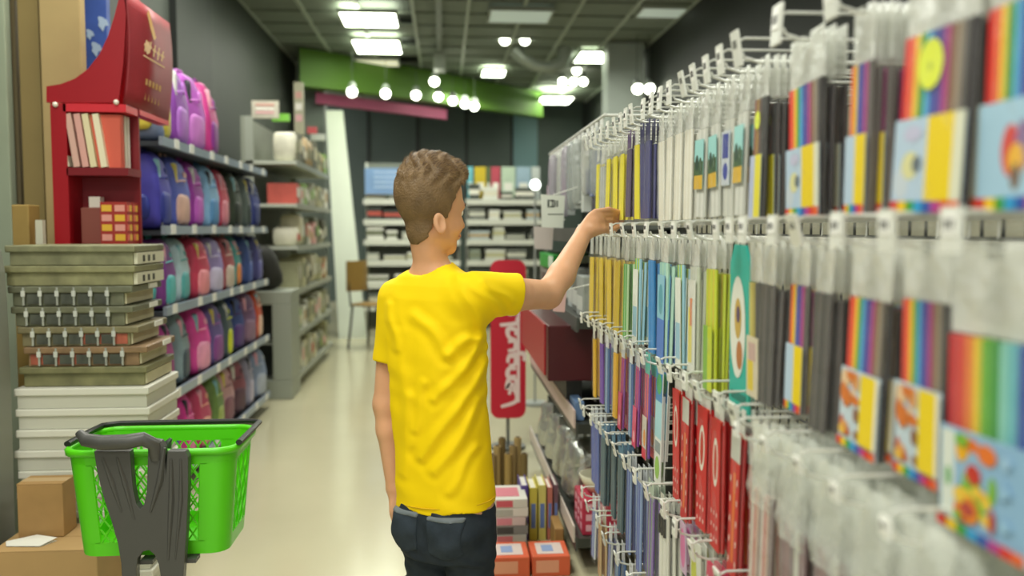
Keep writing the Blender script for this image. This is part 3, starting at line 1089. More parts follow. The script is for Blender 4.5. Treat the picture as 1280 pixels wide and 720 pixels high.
kind('blue', 'sky blue stick pack', .050, .268, .010, .05, [0x2f8fd4, 0x3a9ce0, 0x2a84c8], (), tip=False)
kind('aqua', 'pale aqua and blue pack', .060, .268, .010, .05, [0xa9dccc, 0x9fd4d0, 0xbce4d0], [r_(0, 0, 1, .5, 0x5a84d0), r_(0, .5, 1, 1, 0x8fc8dc), r_(.2, .55, .8, .9, 0x5fa8b8, 'e')], base=0x5a84d0, tip=False)
kind('clear', 'clear bag with pale paper', .056, .255, .011, .05, [0xd5d8cf, 0xc8d0b8], [r_(.1, .1, .6, .7, 0xe8dc48), r_(.3, .5, .6, .8, 0xe07a3a)], base=0xdde0d6, tip=False)
kind('lime', 'yellow-green pencil pack', .060, .272, .010, .05, [0xd8dc1c, 0xb8cc20, 0xe2c820, 0xc8d41e], [r_(0, 0, .5, 1, 0x86b84c), r_(.5, 0, 1, 1, 0xc8d43a)], base=0x9cc040)
kind('teal', 'teal hanging card with oval window', .092, .285, .006, .03, [], (), header=None, cat='craft card', extra='teal', film_=0)
kind('darkcard', 'graphite pencils with cream card', .052, .240, .010, .06, [0xd2c468, 0xb8a84a, 0x4a4844, 0x3a3836], [r_(0, 0, 1, 1, 0xd8cdb4), r_(.1, .1, .6, .6, 0xe0c84a), r_(.2, .6, .8, .9, 0xc8a8a0)], base=0xd8cdb4)
kind('graphite', 'grey graphite pencils', .050, .238, .010, .06, [0x4a4846, 0x5c5856, 0x3c3a3a, 0x56524f], ())
kind('toynear', 'rainbow pencils with picture card', .080, .232, .010, .050, RB12, toy_card)
kind('toy', 'rainbow pencils with picture card', .096, .235, .010, .058, RB12, toy_card)
kind('big', 'extra wide rainbow felt pens', .124, .258, .014, .075, [0xc42a34, 0xd8322a, 0xe87a28, 0xf0c81e, 0x6cb82c, 0x3a9c34, 0x8ad0c0, 0x6ac0c8, 0x2b55a8, 0x3a78c0], big_card, r=.0061, tip=False)
kind('purple', 'purple pen on white card', .034, .235, .011, .04, [0x6a3aa8, 0x7c48b4], (), base=0xe6e6e6, tip=False, header=0xe8e8e4)
kind('gold', 'yellow marker pack', .036, .235, .011, .04, [0xf2c01c, 0xeab816], (), tip=False, header=0xe8e8dc)
kind('slate', 'pale blue pen pack', .038, .240, .011, .04, [0x6c9ac8, 0xa9bcd0, 0x4a70a8], (), tip=False, header=0xdfe3e6)
kind('magenta', 'magenta pen pack', .042, .240, .011, .04, [0xb8286c, 0xd0407c, 0x8a3a9c], [r_(0, 0, 1, .6, 0xd23a68), r_(.2, .1, .8, .4, 0xf0a0b0, 'e')], base=0xd84a78, tip=False, header=0xd0d4da)
kind('candy', 'pink and orange pen pack', .046, .240, .011, .04, [0xd8508a, 0xe87a3c, 0x7a4aa8], [r_(0, 0, 1, .25, 0xd8284a), r_(.3, .3, .9, .7, 0xe89a4a, 'e')], base=0xd8d0c8, tip=False, header=0x5fc0b4)
kind('bluegreen', 'white and sky-blue card with green disc', .060, .262, .010, .03, [], [r_(0, .72, 1, 1, 0x2d8ac8), r_(.1, .78, .9, .96, 0x2fae62, 'e'), r_(0, .4, 1, .72, 0xa9dce8), r_(.15, .04, .85, .24, 0x9ad04a, 'e'), r_(.1, .27, .9, .37, 0x8a9aa0)], base=0xeef2ee, cat='craft card', tip=False)
kind('red', 'red card pack with oval window', .054, .262, .010, .03, [0xd22a2a, 0xe2762c, 0xc82222], [r_(0, 0, 1, 1, 0xcc2228), r_(.22, .48, .78, .86, 0xe4e0d4, 'e'), r_(.32, .53, .68, .81, 0xc0392e, 'e')] + [r_(.12 + .3 * (k % 3), .06 + .1 * (k // 3), .22 + .3 * (k % 3), .10 + .1 * (k // 3), 0xf0c8c0, 'e') for k in range(9)], base=0xcc2228, tip=False, header=0xcfd0c8)
kind('redlong', 'red and white dotted pen pack', .050, .275, .010, .03, [0xc81e26, 0xd8482a, 0xb81a22], [r_(0, .8, 1, 1, 0xc8c9c0), r_(0, 0, 1, .8, 0xc62028), r_(.35, .1, .62, .72, 0xe0702c)] + [r_(.08 + .7 * (k % 2), .08 + .14 * (k // 2), .18 + .7 * (k % 2), .13 + .14 * (k // 2), 0xf0dcd0, 'e') for k in range(10)], base=0xc62028, tip=False, header=0xcfd0c8)
kind('ash', 'grey-brown refill pack', .056, .262, .011, .05, [0x5a5452, 0x6c625c, 0x4a4644, 0x807068], (), tip=False)
kind('wine', 'clear bag with burgundy pencils', .075, .250, .016, .09, [0x6e3440, 0x7c4048, 0x5c3038, 0xc8c8b8, 0x6e3440], (), tip=False)
kind('neon', 'clear bag with neon pens', .075, .250, .016, .09, [0x8fd83a, 0xe8e03a, 0x3a60b8, 0xc23440, 0x4aa8c0], (), tip=False)
kind('rose', 'clear bag with brown and rose pens', .070, .250, .014, .07, [0xd8cfc0, 0xb8483c, 0xd0a890, 0x6c4a48], (), tip=False)
kind('cobalt', 'dark blue pen pack', .044, .240, .011, .03, [0x3a48a0, 0x4a5cb8, 0x6a7cc0], (), tip=False, header=0xd0d6da)
kind('steel', 'teal-grey pencil pack', .052, .240, .011, .03, [0x4a6c78, 0x587c88, 0x3c5864], (), header=0x5a88a8)
kind('indigo', 'long royal blue pack', .044, .255, .010, .03, [0x2d4aa0, 0x4a68b8, 0x8aa0c8], (), tip=False, header=0xc9cfd2)
kind('lilac', 'green and violet pen pack', .044, .250, .010, .03, [0x6a4a9c, 0x7c9c78, 0x8a70b0], (), tip=False, header=0xb8c8b8)
kind('marker', 'white markers with black caps', .060, .200, .012, .03, [0xe6e6dc, 0xe6e6dc, 0xdcdccf], (), tip=False, extra='caps')
kind('pinkcard', 'pink blister card', .05, .11, .010, .02, [], [r_(.1, .1, .9, .9, 0xe870b8, 'e')], base=0xd8b8d8, cat='craft card', tip=False)
kind('limecard', 'lime and white notch card', .06, .16, .010, .02, [], [r_(.1, .3, .6, .9, 0xd6dc3a, 'e'), r_(.5, .1, .9, .5, 0x8fb8a0)], base=0xdfe2d6, cat='craft card', tip=False)
kind('pinkdots', 'pink card with white dots', .07, .15, .010, .02, [], [r_(.08 + .22 * (k % 4), .08 + .2 * (k // 4), .22 + .22 * (k % 4), .22 + .2 * (k // 4), 0xf8e8ec, 'e') for k in range(16)], base=0xd83a64, cat='craft card', tip=False)
kind('orangecard', 'orange and red flat card', .075, .05, .012, .01, [], [r_(.1, .1, .5, .9, 0xf0b03a, 'e')], base=0xd8542c, cat='craft card', tip=False)
kind('violetpens', 'violet and blue pen card', .046, .20, .011, .03, [0x5a58b0, 0x4a80c0, 0xd8dce0], (), tip=False, header=0xd9dde2)
kind('tan', 'brown pencil pack', .046, .20, .011, .03, [0xb88a58, 0xc89a68, 0xe0c090], (), header=0xe4e0d0)
kind('smoke', 'grey clear bag', .060, .235, .014, .05, [0xb4b8b2, 0xc4c8c2, 0x9aa09c], (), tip=False, cat='pencil pack')

PROTO = {}


def make_pack(kn_, front, root):
    K = KINDS[kn_]
    w, h, th, top = K['w'], K['h'], K['th'], K['top']
    key = (kn_, front)
    if key not in PROTO:
        d = []
        ns = len(K['sticks'])
        if ns:
            r = K['r'] or min(.0042, w / ns / 2)
            if w / ns / 2 > .0042 and ns < 8:
                reps = max(1, int(w / .0088 / ns + .5))
                seq = [c for c in K['sticks'] for _ in range(reps)] if ns > 4 else (K['sticks'] * reps)
            else:
                seq = K['sticks']
            n2 = len(seq)
            r = K['r'] or min(.0048, w / n2 / 2)
            L_ = h - top - .004
            if front:
                for i, c in enumerate(seq):
                    y = w / 2 - (i + .5) * w / n2
                    d.append(('pencil', stick_mesh(c, r, L_, K['tip']), (0, y, -top)))
            else:
                m = MB()
                for i, c in enumerate(seq):
                    y = w / 2 - (i + .5) * w / n2
                    m.tube([(0, y, -top - L_), (0, y, -top - .008)], [r, r], M(c, .4), 5)
                d.append(('pencils', m.mesh('pencils', True), (0, 0, 0)))
        if K['cards'] or K['extra'] == 'teal' or not ns:
            if K['extra'] == 'teal':
                m = MB()
                tl = M(0x2fb4a4, .4)
                m.bb((-.002, -w / 2, -h), (.002, w / 2, -.035), tl)
                m.add([(x, y, z) for x in (-.002, .002) for y, z in ((-w * .5, -.035), (w * .5, -.035), (w * .28, -.004), (-w * .28, -.004))],
                      [(0, 1, 2, 3), (7, 6, 5, 4), (0, 4, 5, 1), (1, 5, 6, 2), (2, 6, 7, 3), (3, 7, 4, 0)], tl)
                def e(cy, cz, ry, rz_, c, x=-.0028):
                    m.quad([(x, cy - ry * math.cos(t * math.pi / 10), cz + rz_ * math.sin(t * math.pi / 10)) for t in range(20)], M(c, .5))
                e(.006, -.140, .036, .085, 0xe6e8dc)
                e(.004, -.125, .016, .034, 0xc8a858, -.0032)
                e(.002, -.118, .008, .014, 0x5a4a70, -.0036)
                e(-.004, -.185, .014, .024, 0xb8784a, -.0032)
                m.quad([(-.0028, .035, -.262), (-.0028, -.035, -.262), (-.0028, -.035, -.248), (-.0028, .035, -.248)], M(0x227a70, .5))
                d.append(('card', m.mesh('card'), (0, 0, 0)))
                m = MB()
                m.bb((.002, -w / 2 + .01, -h * .9), (.012, w / 2 - .01, -.06), M(0x36a89c, .4))
                d.append(('case', m.mesh('case'), (0, 0, 0)))
            elif ns == 0:
                d.append(('card', card_mb(w, -h, -.008, .0, M(K['base'], .5), K['cards'], .002).mesh('card'), (0, 0, 0)))
                if K['extra'] is None:
                    m = MB().bb((.0005, -w * .36, -h * .8), (th * .7, w * .36, -h * .25), M(K['base'], .4))
                    d.append(('insert', m.mesh('insert'), (0, 0, 0)))
            else:
                zt = -top - (h - top) * (.46 if kn_ not in ('brush', 'bluelabel', 'aqua', 'mint', 'clear') else .12)
                zb_ = -h + .004 if kn_ not in ('brush', 'bluelabel') else -h + .055
                if kn_ in ('red', 'redlong'):
                    zt, zb_ = -.03, -h + .004
                if kn_ in ('magenta', 'candy'):
                    zt, zb_ = -.14, -h
                d.append(('card', card_mb(w, zb_, zt, -.0068 if not K['r'] else -.0088, M(K['base'], .5), K['cards']).mesh('card'), (0, 0, 0)))
        if K['header']:
            m = MB()
            m.bb((-.0025, -w / 2, -top - .006), (-.0015, w / 2, -.006), M(K['header'], .5))
            m.bb((-.0025, -w / 2, -.006), (-.0015, -w * .12, .010), M(K['header'], .5))
            m.bb((-.0025, w * .12, -.006), (-.0015, w / 2, .010), M(K['header'], .5))
            d.append(('header', m.mesh('header'), (0, 0, 0)))
        if K['extra'] == 'sticker':
            m = MB()
            rr = .021 if w > .08 else .012
            m.quad([(-.0064, w * .05 - rr * math.cos(t * math.pi / 10), -top - .032 + rr * math.sin(t * math.pi / 10) * 1.15) for t in range(20)], M(0xe6f01e, .4))
            m.quad([(-.0067, w * .05 - rr * .2 * math.cos(t * math.pi / 4), -top - .034 + rr * .2 * math.sin(t * math.pi / 4)) for t in range(8)], M(0xb8c818, .4))
            d.append(('sticker', m.mesh('sticker'), (0, 0, 0)))
        if K['extra'] == 'caps':
            m = MB()
            for y in (-.018, 0, .018):
                m.cyl((-.003, y, -.035), (-.003, y, -.075), .006, M(0x1f1f20, .4), 8)
            d.append(('caps', m.mesh('caps', True), (0, 0, 0)))
        if K['film'] != 0:
            f = film(0xf4f6f0, .07)
            if kn_ in ('wine', 'neon', 'rose', 'smoke', 'white', 'amber', 'clear'):
                f = film(0xf4f6f0, .22 if kn_ != 'amber' else .08)
            d.append(('sleeve', sleeve_mb(w, h, th + .002, top, f).mesh('sleeve', 'all'), (0, 0, 0)))
            if ns and not K['header']:
                m = MB()
                # sealed header strip of the bag, with the round hanging hole left open
                hm = film(0xf2f4ec, .55)
                m.bb((-.0012, -w / 2, -top * .97), (-.0004, w / 2, -.006), hm)
                m.bb((-.0012, -w / 2, -.006), (-.0004, -w * .10, .011), hm)
                m.bb((-.0012, w * .10, -.006), (-.0004, w / 2, .011), hm)
                if kn_ in ('wine', 'neon', 'rose'):
                    m = MB()
                    rc = random.Random(len(kn_) + int(front))
                    nu_, nv2 = 9, 12
                    for lay in range(3):
                        vv = [(.006 * lay - .008 + rc.uniform(-.0035, .0035), -w * .56 + w * 1.12 * i / nu_ + rc.uniform(-.003, .003), .026 - (top + .045) * j / nv2 - .004 * lay) for j in range(nv2 + 1) for i in range(nu_ + 1)]
                        m.add(vv, [(j * (nu_ + 1) + i, j * (nu_ + 1) + i + 1, (j + 1) * (nu_ + 1) + i + 1, (j + 1) * (nu_ + 1) + i) for j in range(nv2) for i in range(nu_)], film(0xf4f8f0, .34, .10, .5))
                d.append(('flap', m.mesh('flap', 'all' if kn_ in ('wine', 'neon', 'rose') else False), (0, 0, 0)))
        PROTO[key] = d
    for nm, me_, lc in PROTO[key]:
        o = link(nm, me_, root)
        o.location = lc


# every hook: (pixel column of the far edge, of the near edge, kind, packs on it, tilt of the plate)
ROWS = [
    [(1226, 1335, 'cone', 2), (1131, 1221, 'sun', 3), (1052, 1078, 'slim', 6), (976, 1030, 'mid', 3), (941, 958, 'dot', 4),
     (917, 935, 'brush', 3), (898, 913, 'bluelabel', 3), (882, 895, 'brush', 3), (868, 880, 'brush', 3), (850, 860, 'white', 3), (839, 848, 'white', 3), (828, 837, 'white', 3),
     (815, 824, 'white', 2), (805, 813, 'navy', 3), (797, 804, 'navy', 2), (788, 795, 'yellow', 3), (779, 786, 'violet', 2), (771, 778, 'yellow', 3), (764, 770, 'yellow', 3), (757, 763, 'yellow', 3), (750, 756, 'smoke', 2), (742, 748, 'yellow', 3)],
    [(1190, 1300, 'big', 2), (1132, 1184, 'toynear', 4), (1059, 1112, 'toy', 4), (1016, 1036, 'graphite', 4), (982, 1004, 'slim', 4), (958, 970, 'graphite', 4), (934, 950, 'darkcard', 3),
     (906, 930, 'teal', 1), (878, 892, 'lime', 3), (858, 872, 'clear', 3), (843, 853, 'mint', 2), (826, 838, 'aqua', 3), (806, 816, 'blue', 4), (793, 801, 'mint', 3), (780, 787, 'green', 4),
     (768, 775, 'amber', 4), (757, 763, 'amber', 4), (747, 752, 'amber', 4), (738, 743, 'amber', 4)],
    [(1160, 1240, 'wine', 8), (1092, 1150, 'neon', 8), (1042, 1082, 'wine', 8), (1002, 1032, 'wine', 8), (972, 996, 'rose', 8), (943, 965, 'ash', 4), (915, 934, 'redlong', 4), (892, 908, 'red', 4), (873, 885, 'red', 4), (856, 868, 'redlong', 4), (840, 851, 'red', 4),
     (820, 833, 'bluegreen', 2), (804, 814, 'candy', 3), (792, 800, 'magenta', 3), (782, 789, 'slate', 3), (773, 779, 'magenta', 2), (764, 770, 'gold', 3), (756, 761, 'slate', 2), (748, 753, 'purple', 3), (740, 745, 'gold', 2)],
    [(1000, 1040, 'wine', 3), (955, 985, 'candy', 3), (920, 945, 'pinkdots', 3), (888, 908, 'pinkdots', 3), (866, 880, 'limecard', 3), (846, 860, 'pinkcard', 3), (828, 840, 'marker', 3), (812, 822, 'lilac', 3), (797, 807, 'indigo', 3), (784, 792, 'indigo', 2), (773, 780, 'steel', 3),
     (762, 769, 'steel', 3), (753, 759, 'steel', 3), (744, 750, 'cobalt', 3), (737, 742, 'cobalt', 3)],
    [(880, 900, 'candy', 2), (855, 872, 'violetpens', 2), (836, 850, 'limecard', 2), (818, 830, 'violetpens', 2), (801, 812, 'tan', 2), (786, 795, 'violetpens', 2), (772, 780, 'slate', 2), (760, 767, 'violetpens', 2), (749, 755, 'tan', 2), (739, 745, 'violetpens', 2)],
]
FR = {1: ['the only pack'], 2: ['front', 'rear'], 3: ['front', 'middle', 'rear']}
rnd = random.Random(11)
for ri, row in enumerate(ROWS):
    z = HZ[ri]
    for hi, (pa, pb, kn_, cnt) in enumerate(row):
        K = KINDS[kn_]
        yc = (y_for(pa, XF) + y_for(pb, XF)) / 2
        y_half = (y_for(pa, XF) - y_for(pb, XF)) / 2
        fx = XF + rnd.uniform(-.006, .006) - (.025 if cnt == 8 else 0)
        L_ = XB - fx - .004 + .022
        far = yc > 1.5
        tw, thh = (.030, .040) if yc < 1.35 else (.026, .034)
        if ri == 0:
            thh += .012
        hk = thing('display_hook', '%s white display hook from the camera in the %s row' % (ORD[hi], ROWN[ri]), 'hook', (XB - .006, yc, z), 0, 'white display hooks on the wire rack')
        hook_parts(L_, tw if cnt < 8 else .018, thh if cnt < 8 else .020, hk, rnd.uniform(-14, 4), cnt == 8)
        sp = K['th'] + (.003 if cnt < 5 else .001)
        if cnt == 8:
            sp = .028
        for k in range(cnt):
            pos = ['front', 'second', 'third', 'fourth', 'fifth', 'sixth', 'seventh', 'eighth'][k]
            where = 'on %s hook from camera, %s row' % (ORD[hi], ROWN[ri])
            if cnt > 1:
                where = '%s one ' % pos + where
            dy = rnd.uniform(-.0025, .0025)
            p = thing(K['name'], '%s, %s' % (K['label'], where), K['cat'],
                      (fx + .006 + k * sp + rnd.uniform(0, .001), yc + dy, z - .003), 0, 'packs hanging on the hook rack')
            p.rotation_euler = (R(rnd.uniform(-1.6, 1.6)), R(rnd.uniform(-1.0, 1.6)), R(rnd.uniform(-3, 3)))
            make_pack(kn_, k == 0 and (yc < 2.2), p)

# ------------------------------------------------------------------ left foreground: basket on its stand
GREEN = M(0x59cc14, .35, spec=.5)
CHAR = M(0x4a4a46, .42, var=.04, scale=10)
bx0, by0 = at(85, 550, 2.27).x - .022, 2.262
BW, BD = .436, .285
bc = Vector((bx0 + BW / 2, by0 + BD / 2, 0))
ZR, ZBt = .690, .413
bk = thing('shopping_basket', 'bright green plastic shopping basket with lattice walls and black handle', 'basket', (bc.x, bc.y, ZBt))


def rr_pt(a, w, d, rad):
    """point on a rounded rectangle, a in 0..1 round the perimeter from the front left going right"""
    segs = [(w - 2 * rad), math.pi * rad / 2, (d - 2 * rad), math.pi * rad / 2] * 2
    tot = sum(segs)
    s = (a % 1) * tot
    corners = [(w / 2 - rad, -d / 2 + rad, -90), (w / 2 - rad, d / 2 - rad, 0), (-w / 2 + rad, d / 2 - rad, 90), (-w / 2 + rad, -d / 2 + rad, 180)]
    starts = [(-w / 2 + rad, -d / 2, 1, 0), (w / 2, -d / 2 + rad, 0, 1), (w / 2 - rad, d / 2, -1, 0), (-w / 2, d / 2 - rad, 0, -1)]
    for k in range(8):
        if s <= segs[k] or k == 7:
            if k % 2 == 0:
                x, y, dx, dy = starts[k // 2]
                return Vector((x + dx * s, y + dy * s, 0))
            cx, cy, a0 = corners[k // 2]
            an = R(a0) + s / rad
            return Vector((cx + rad * math.cos(an), cy + rad * math.sin(an), 0))
        s -= segs[k]


def wallp(a, t, off=0):
    w, d = .365 + (BW - .02 - .365) * t + 2 * off, .235 + (BD - .02 - .235) * t + 2 * off
    p = rr_pt(a, w, d, .045 + .008 * t)
    p.z = (ZR - ZBt) * t
    return p


def wall_band(t0, t1, a0, a1, n_, th=.0035):
    m = MB()
    vv = []
    for i in range(n_ + 1):
        a = a0 + (a1 - a0) * i / n_
        vv += [wallp(a, t0, th), wallp(a, t1, th), wallp(a, t1, 0), wallp(a, t0, 0)]
    fs = []
    for i in range(n_):
        for k in range(4):
            fs.append((4 * i + k, 4 * i + 4 + k, 4 * i + 4 + (k + 1) % 4, 4 * i + (k + 1) % 4))
    fs += [(0, 1, 2, 3), (4 * n_ + 3, 4 * n_ + 2, 4 * n_ + 1, 4 * n_)]
    m.add(vv, fs, GREEN)
    return m


w_ = MB()
for (t0, t1) in ((0, .13), (.86, 1.0)):
    q = wall_band(t0, t1, 0, 1, 64)
    w_.add(q.v, q.f, GREEN)
# solid corner panels; perimeter fractions of the corners
per = 2 * (BW - .02 - .10) + 2 * (BD - .02 - .10) + 2 * math.pi * .05
fr_w, fr_c, fr_d = (BW - .02 - .10) / per, math.pi * .05 / 2 / per, (BD - .02 - .10) / per
cs_ = [fr_w, fr_w + fr_c + fr_d, 2 * fr_w + 2 * fr_c + fr_d, 2 * fr_w + 3 * fr_c + 2 * fr_d]
ext = [(.026, .004), (.004, .03), (.03, .004), (.004, .012)]
spans = []
for k, c0 in enumerate(cs_):
    a0, a1 = c0 - ext[k][0], c0 + fr_c + ext[k][1]
    q = wall_band(.12, .87, a0, a1, 14)
    w_.add(q.v, q.f, GREEN)
    spans.append((a0, a1))
w_.build('wall', bk, True)
for k in range(4):
    lat = MB()
    a0, a1 = spans[k - 1][1] - (1 if k == 0 else 0), spans[k][0]
    if k % 2 == 0:
        nd_ = 9
        for i in range(-5, nd_ + 1):
            for s_ in (1, -1):
                pts = []
                for j in range(29):
                    t = .12 + .75 * j / 28
                    u = (i + 5 * j / 28) / nd_ if s_ > 0 else 1 - (i + 5 * j / 28) / nd_
                    if 0 <= u <= 1:
                        pts.append(wallp(a0 + (a1 - a0) * u, t, .002))
                if len(pts) > 3:
                    lat.tube(pts[::2] + ([pts[-1]] if len(pts) % 2 == 0 else []), .0027, GREEN, 4)
    else:
        for i in range(6):
            lat.tube([wallp(a0 + (a1 - a0) * (i + .5) / 6 + .009 * math.sin(j * .8 + (i % 2) * math.pi), .12 + .75 * j / 20, .002) for j in range(21)], .0022, GREEN, 4)
    lat.build('lattice', bk)
rim = MB()
n_ = 72
vv, fs = [], []
prof = [(0, -.012), (.014, -.014), (.016, -.002), (.010, .004), (.0, .003), (-.002, -.004)]
for i in range(n_):
    p = wallp(i / n_, 1, 0)
    q = wallp(i / n_, 1, .01)
    d_ = (q - p).normalized()
    for (o_, z) in prof:
        vv.append(p + d_ * o_ + Vector((0, 0, z)))
for i in range(n_):
    for k in range(6):
        j = (i + 1) % n_
        fs.append((i * 6 + k, j * 6 + k, j * 6 + (k + 1) % 6, i * 6 + (k + 1) % 6))
rim.add(vv, fs, GREEN)
rim.build('rim', bk, 'all')
fl_ = MB()
fl_.prism([tuple(wallp(i / 40, 0, .001))[:2] for i in range(40)], .0, .004, GREEN, 'xy')
fl_.build('bottom', bk)
BLK = M(0x1e201c, .35)
h_ = MB()
hp = []
z_ = ZR - ZBt + .010
for (x, y) in [(BW / 2 + .002, -BD / 2 + .035), (BW / 2 + .004, .04), (BW / 2 + .004, BD / 2 - .01), (BW / 2 - .03, BD / 2 + .006), (0, BD / 2 + .008), (-BW / 2 + .05, BD / 2 + .006), (-BW / 2 + .01, BD / 2 - .02), (-BW / 2 + .004, .04), (-BW / 2 + .002, -BD / 2 + .05)]:
    hp.append((x, y, z_))
h_.tube(hp, .0085, BLK, 8, ell=.9)
h_.build('handle', bk, True)
h2 = MB()
h2.tube([(.04, -BD / 2 + .03, z_ - .02), (.043, -BD / 2 + .03, z_ + .005), (.05, -BD / 2 + .032, z_ + .014)], [.010, .009, .004], M(0x3a443a, .4), 8)
h2.build('handle_clip', bk, True)

stand = thing('basket_stand', 'charcoal plastic forked stand holding the green basket, with curved top grip', 'stand', (at(175, 700, 2.25).x, 2.24, 0))
YS = 2.225
def sp_(px, py):
    p = at(px, py, YS)
    return (p.x - stand.location.x, p.z)
out = [(117, 564), (121, 590), (129, 622), (139, 652), (147, 680), (151, 704), (154, 760), (157, 868), (172, 868), (171, 760), (170, 712), (172, 698), (178, 690), (186, 688), (193, 694), (198, 706), (201, 724), (203, 760), (205, 868), (222, 868), (226, 760), (230, 705), (233, 660), (235, 610), (235, 572), (231, 564),
       (209, 564), (207, 578), (203, 592), (196, 604), (190, 618), (187, 612), (185, 590), (184, 560), (166, 560), (166, 600), (169, 626), (175, 636), (181, 630), (184, 622), (170, 645), (158, 622), (160, 590), (156, 562)]
# the fork as three plates sharing their edges: left prong with body, right plate, right prong
body_ = [(117, 564), (121, 590), (129, 622), (139, 652), (147, 680), (151, 704), (154, 760), (157, 868), (172, 868), (171, 760), (170, 712), (172, 698), (178, 690), (186, 688), (193, 694), (198, 706), (201, 724), (203, 760), (205, 868), (222, 868), (226, 760), (230, 705), (233, 660), (235, 610), (235, 572), (231, 564),
         (209, 564), (208, 578), (207, 592), (205, 560), (200, 552), (185, 550), (184, 590), (183, 615), (180, 630), (175, 637), (170, 630), (166, 612), (164, 590), (162, 564)]
m = MB()
th_y = (-.014, .014)
m.prism([sp_(*q) for q in body_], th_y[0], th_y[1], CHAR, 'xz')
fr = m.build('front_frame', stand, bevel=.004)
m = MB()
m.tube([(sp_(98, 541)[0], -.012, sp_(98, 541)[1]), (sp_(108, 549)[0], -.022, sp_(108, 549)[1]), (sp_(130, 552)[0], -.026, sp_(130, 552)[1]), (sp_(160, 552)[0], -.026, sp_(160, 551)[1]), (sp_(180, 549)[0], -.022, sp_(180, 548)[1]), (sp_(192, 556)[0], -.010, sp_(192, 556)[1]), (sp_(194, 575)[0], -.004, sp_(194, 575)[1])],
       [.010, .017, .019, .019, .018, .018, .016], CHAR, 12, ell=1.0)
m.build('top_grip', stand, True)
m = MB()
for pts, r0 in ((((128, 572), (140, 604), (152, 640)), .007), (((146, 572), (156, 604), (168, 650)), .007), (((214, 574), (214, 625), (210, 700)), .008), (((226, 574), (226, 625), (219, 700)), .006), (((205, 560), (200, 600), (188, 640)), .009)):
    m.tube([(sp_(*q)[0], -.013, sp_(*q)[1]) for q in pts], [r0 * .5, r0, r0 * .4], CHAR, 8)
m.build('ridges', stand, True)
xl, xr = sp_(146, 0)[0], sp_(216, 0)[0]
for pa_, pb2 in ((150, 167), (206, 224)):
    MB().bb((sp_(pa_, 0)[0], .010, ZBt - .012), (sp_(pb2, 0)[0], .05, ZBt - .002), CHAR).build('basket_support', stand)
m = MB()
m.bb((xl, -.02, .05), (xr, .02, .09), CHAR)
m.bb((xl, -.02, .05), (xl + .03, .38, .075), CHAR)
m.bb((xr - .03, -.02, .05), (xr, .38, .075), CHAR)
m.bb((xl, .35, .05), (xr, .38, .075), CHAR)
m.build('base_frame', stand)
for x in (xl + .015, xr - .015):
    for y in (.0, .365):
        MB().cyl((x - .009, y, .026), (x + .009, y, .026), .026, M(0x2b2b2a, .5), 14).build('castor', stand, True)

# ------------------------------------------------------------------ boxes on the left
CARD = M(0xb58d58, .75, var=.07, scale=9)


def carton(x0, x1, y0, y1, z0, z1, mat, label, tape=True):
    t = thing('cardboard_box', label, 'box', ((x0 + x1) / 2, (y0 + y1) / 2, z0))
    hx, hy, h = (x1 - x0) / 2, (y1 - y0) / 2, z1 - z0
    MB().bb((-hx, -hy, 0), (hx, hy, h - .002), mat).build('box_body', t, bevel=.003)
    m = MB()
    for s_ in (-1, 1):
        m.bb((-hx, s_ * .0015, h - .002), (hx, s_ * hy, h + .001), mat)
    m.build('flap', t)
    if tape:
        MB().bb((-hx - .0005, -.02, h + .001), (hx + .0005, .02, h + .0016), M(0xc0a070, .3)).build('tape', t)
    return t


xr_ = at(121, 690, 2.62).x
carton(xr_ - .30, xr_, 2.62, 2.86, 0, .31, M(0xb3915f, .75, var=.06, scale=6), 'large brown cardboard box on the floor at the lower left corner', False)
xs = at(23, 650, 2.74).x
carton(xs, xs + .135, 2.735, 2.83, .312, .312 + .165, M(0xa88350, .7, var=.08, scale=12), 'small brown cardboard box standing on the large one')
pp = MB()
pp.add([(x, y, z + .3125) for (x, y, z) in [(xs + .0, 2.66, .001), (xs + .10, 2.65, .002), (xs + .13, 2.70, .010), (xs + .06, 2.725, .012), (xs - .02, 2.70, .002)]], [(0, 1, 2, 3, 4)], M(0xe8e6da, .5))
pp.add([(x, y, z + .3125) for (x, y, z) in [(xs + .0, 2.66, .0), (xs + .10, 2.65, .0), (xs + .13, 2.70, .0), (xs + .06, 2.725, .0), (xs - .02, 2.70, .0)]], [(4, 3, 2, 1, 0)], M(0xe8e6da, .5))
tag(pp.build('paper_sheet'), 'crumpled white paper lying before the small cardboard box', 'paper')

wx0, wx1 = at(18, 560, 2.9).x, at(186, 560, 2.9).x
zt = .742
bh = zt / 11
for k in range(11):
    z0 = k * bh
    dx, dy = rnd.uniform(-.006, .006), rnd.uniform(-.004, .004)
    t = thing('white_box', '%s white lidded box from the top in the stack under the olive cases' % ORD[10 - k], 'box', ((wx0 + wx1) / 2 + dx, 3.07 + dy, z0 + .0005), 0, 'white lidded boxes in one stack')
    hw_, hd = (wx1 - wx0) / 2, .165
    MB().bb((-hw_ + .008, -hd + .008, 0), (hw_ - .008, hd - .008, bh - .024), M(0xc9c8b8, .6)).build('box_body', t)
    MB().bb((-hw_, -hd, bh - .026), (hw_, hd, bh - .0015), M(0xdedccd, .55)).build('lid', t, bevel=.004)

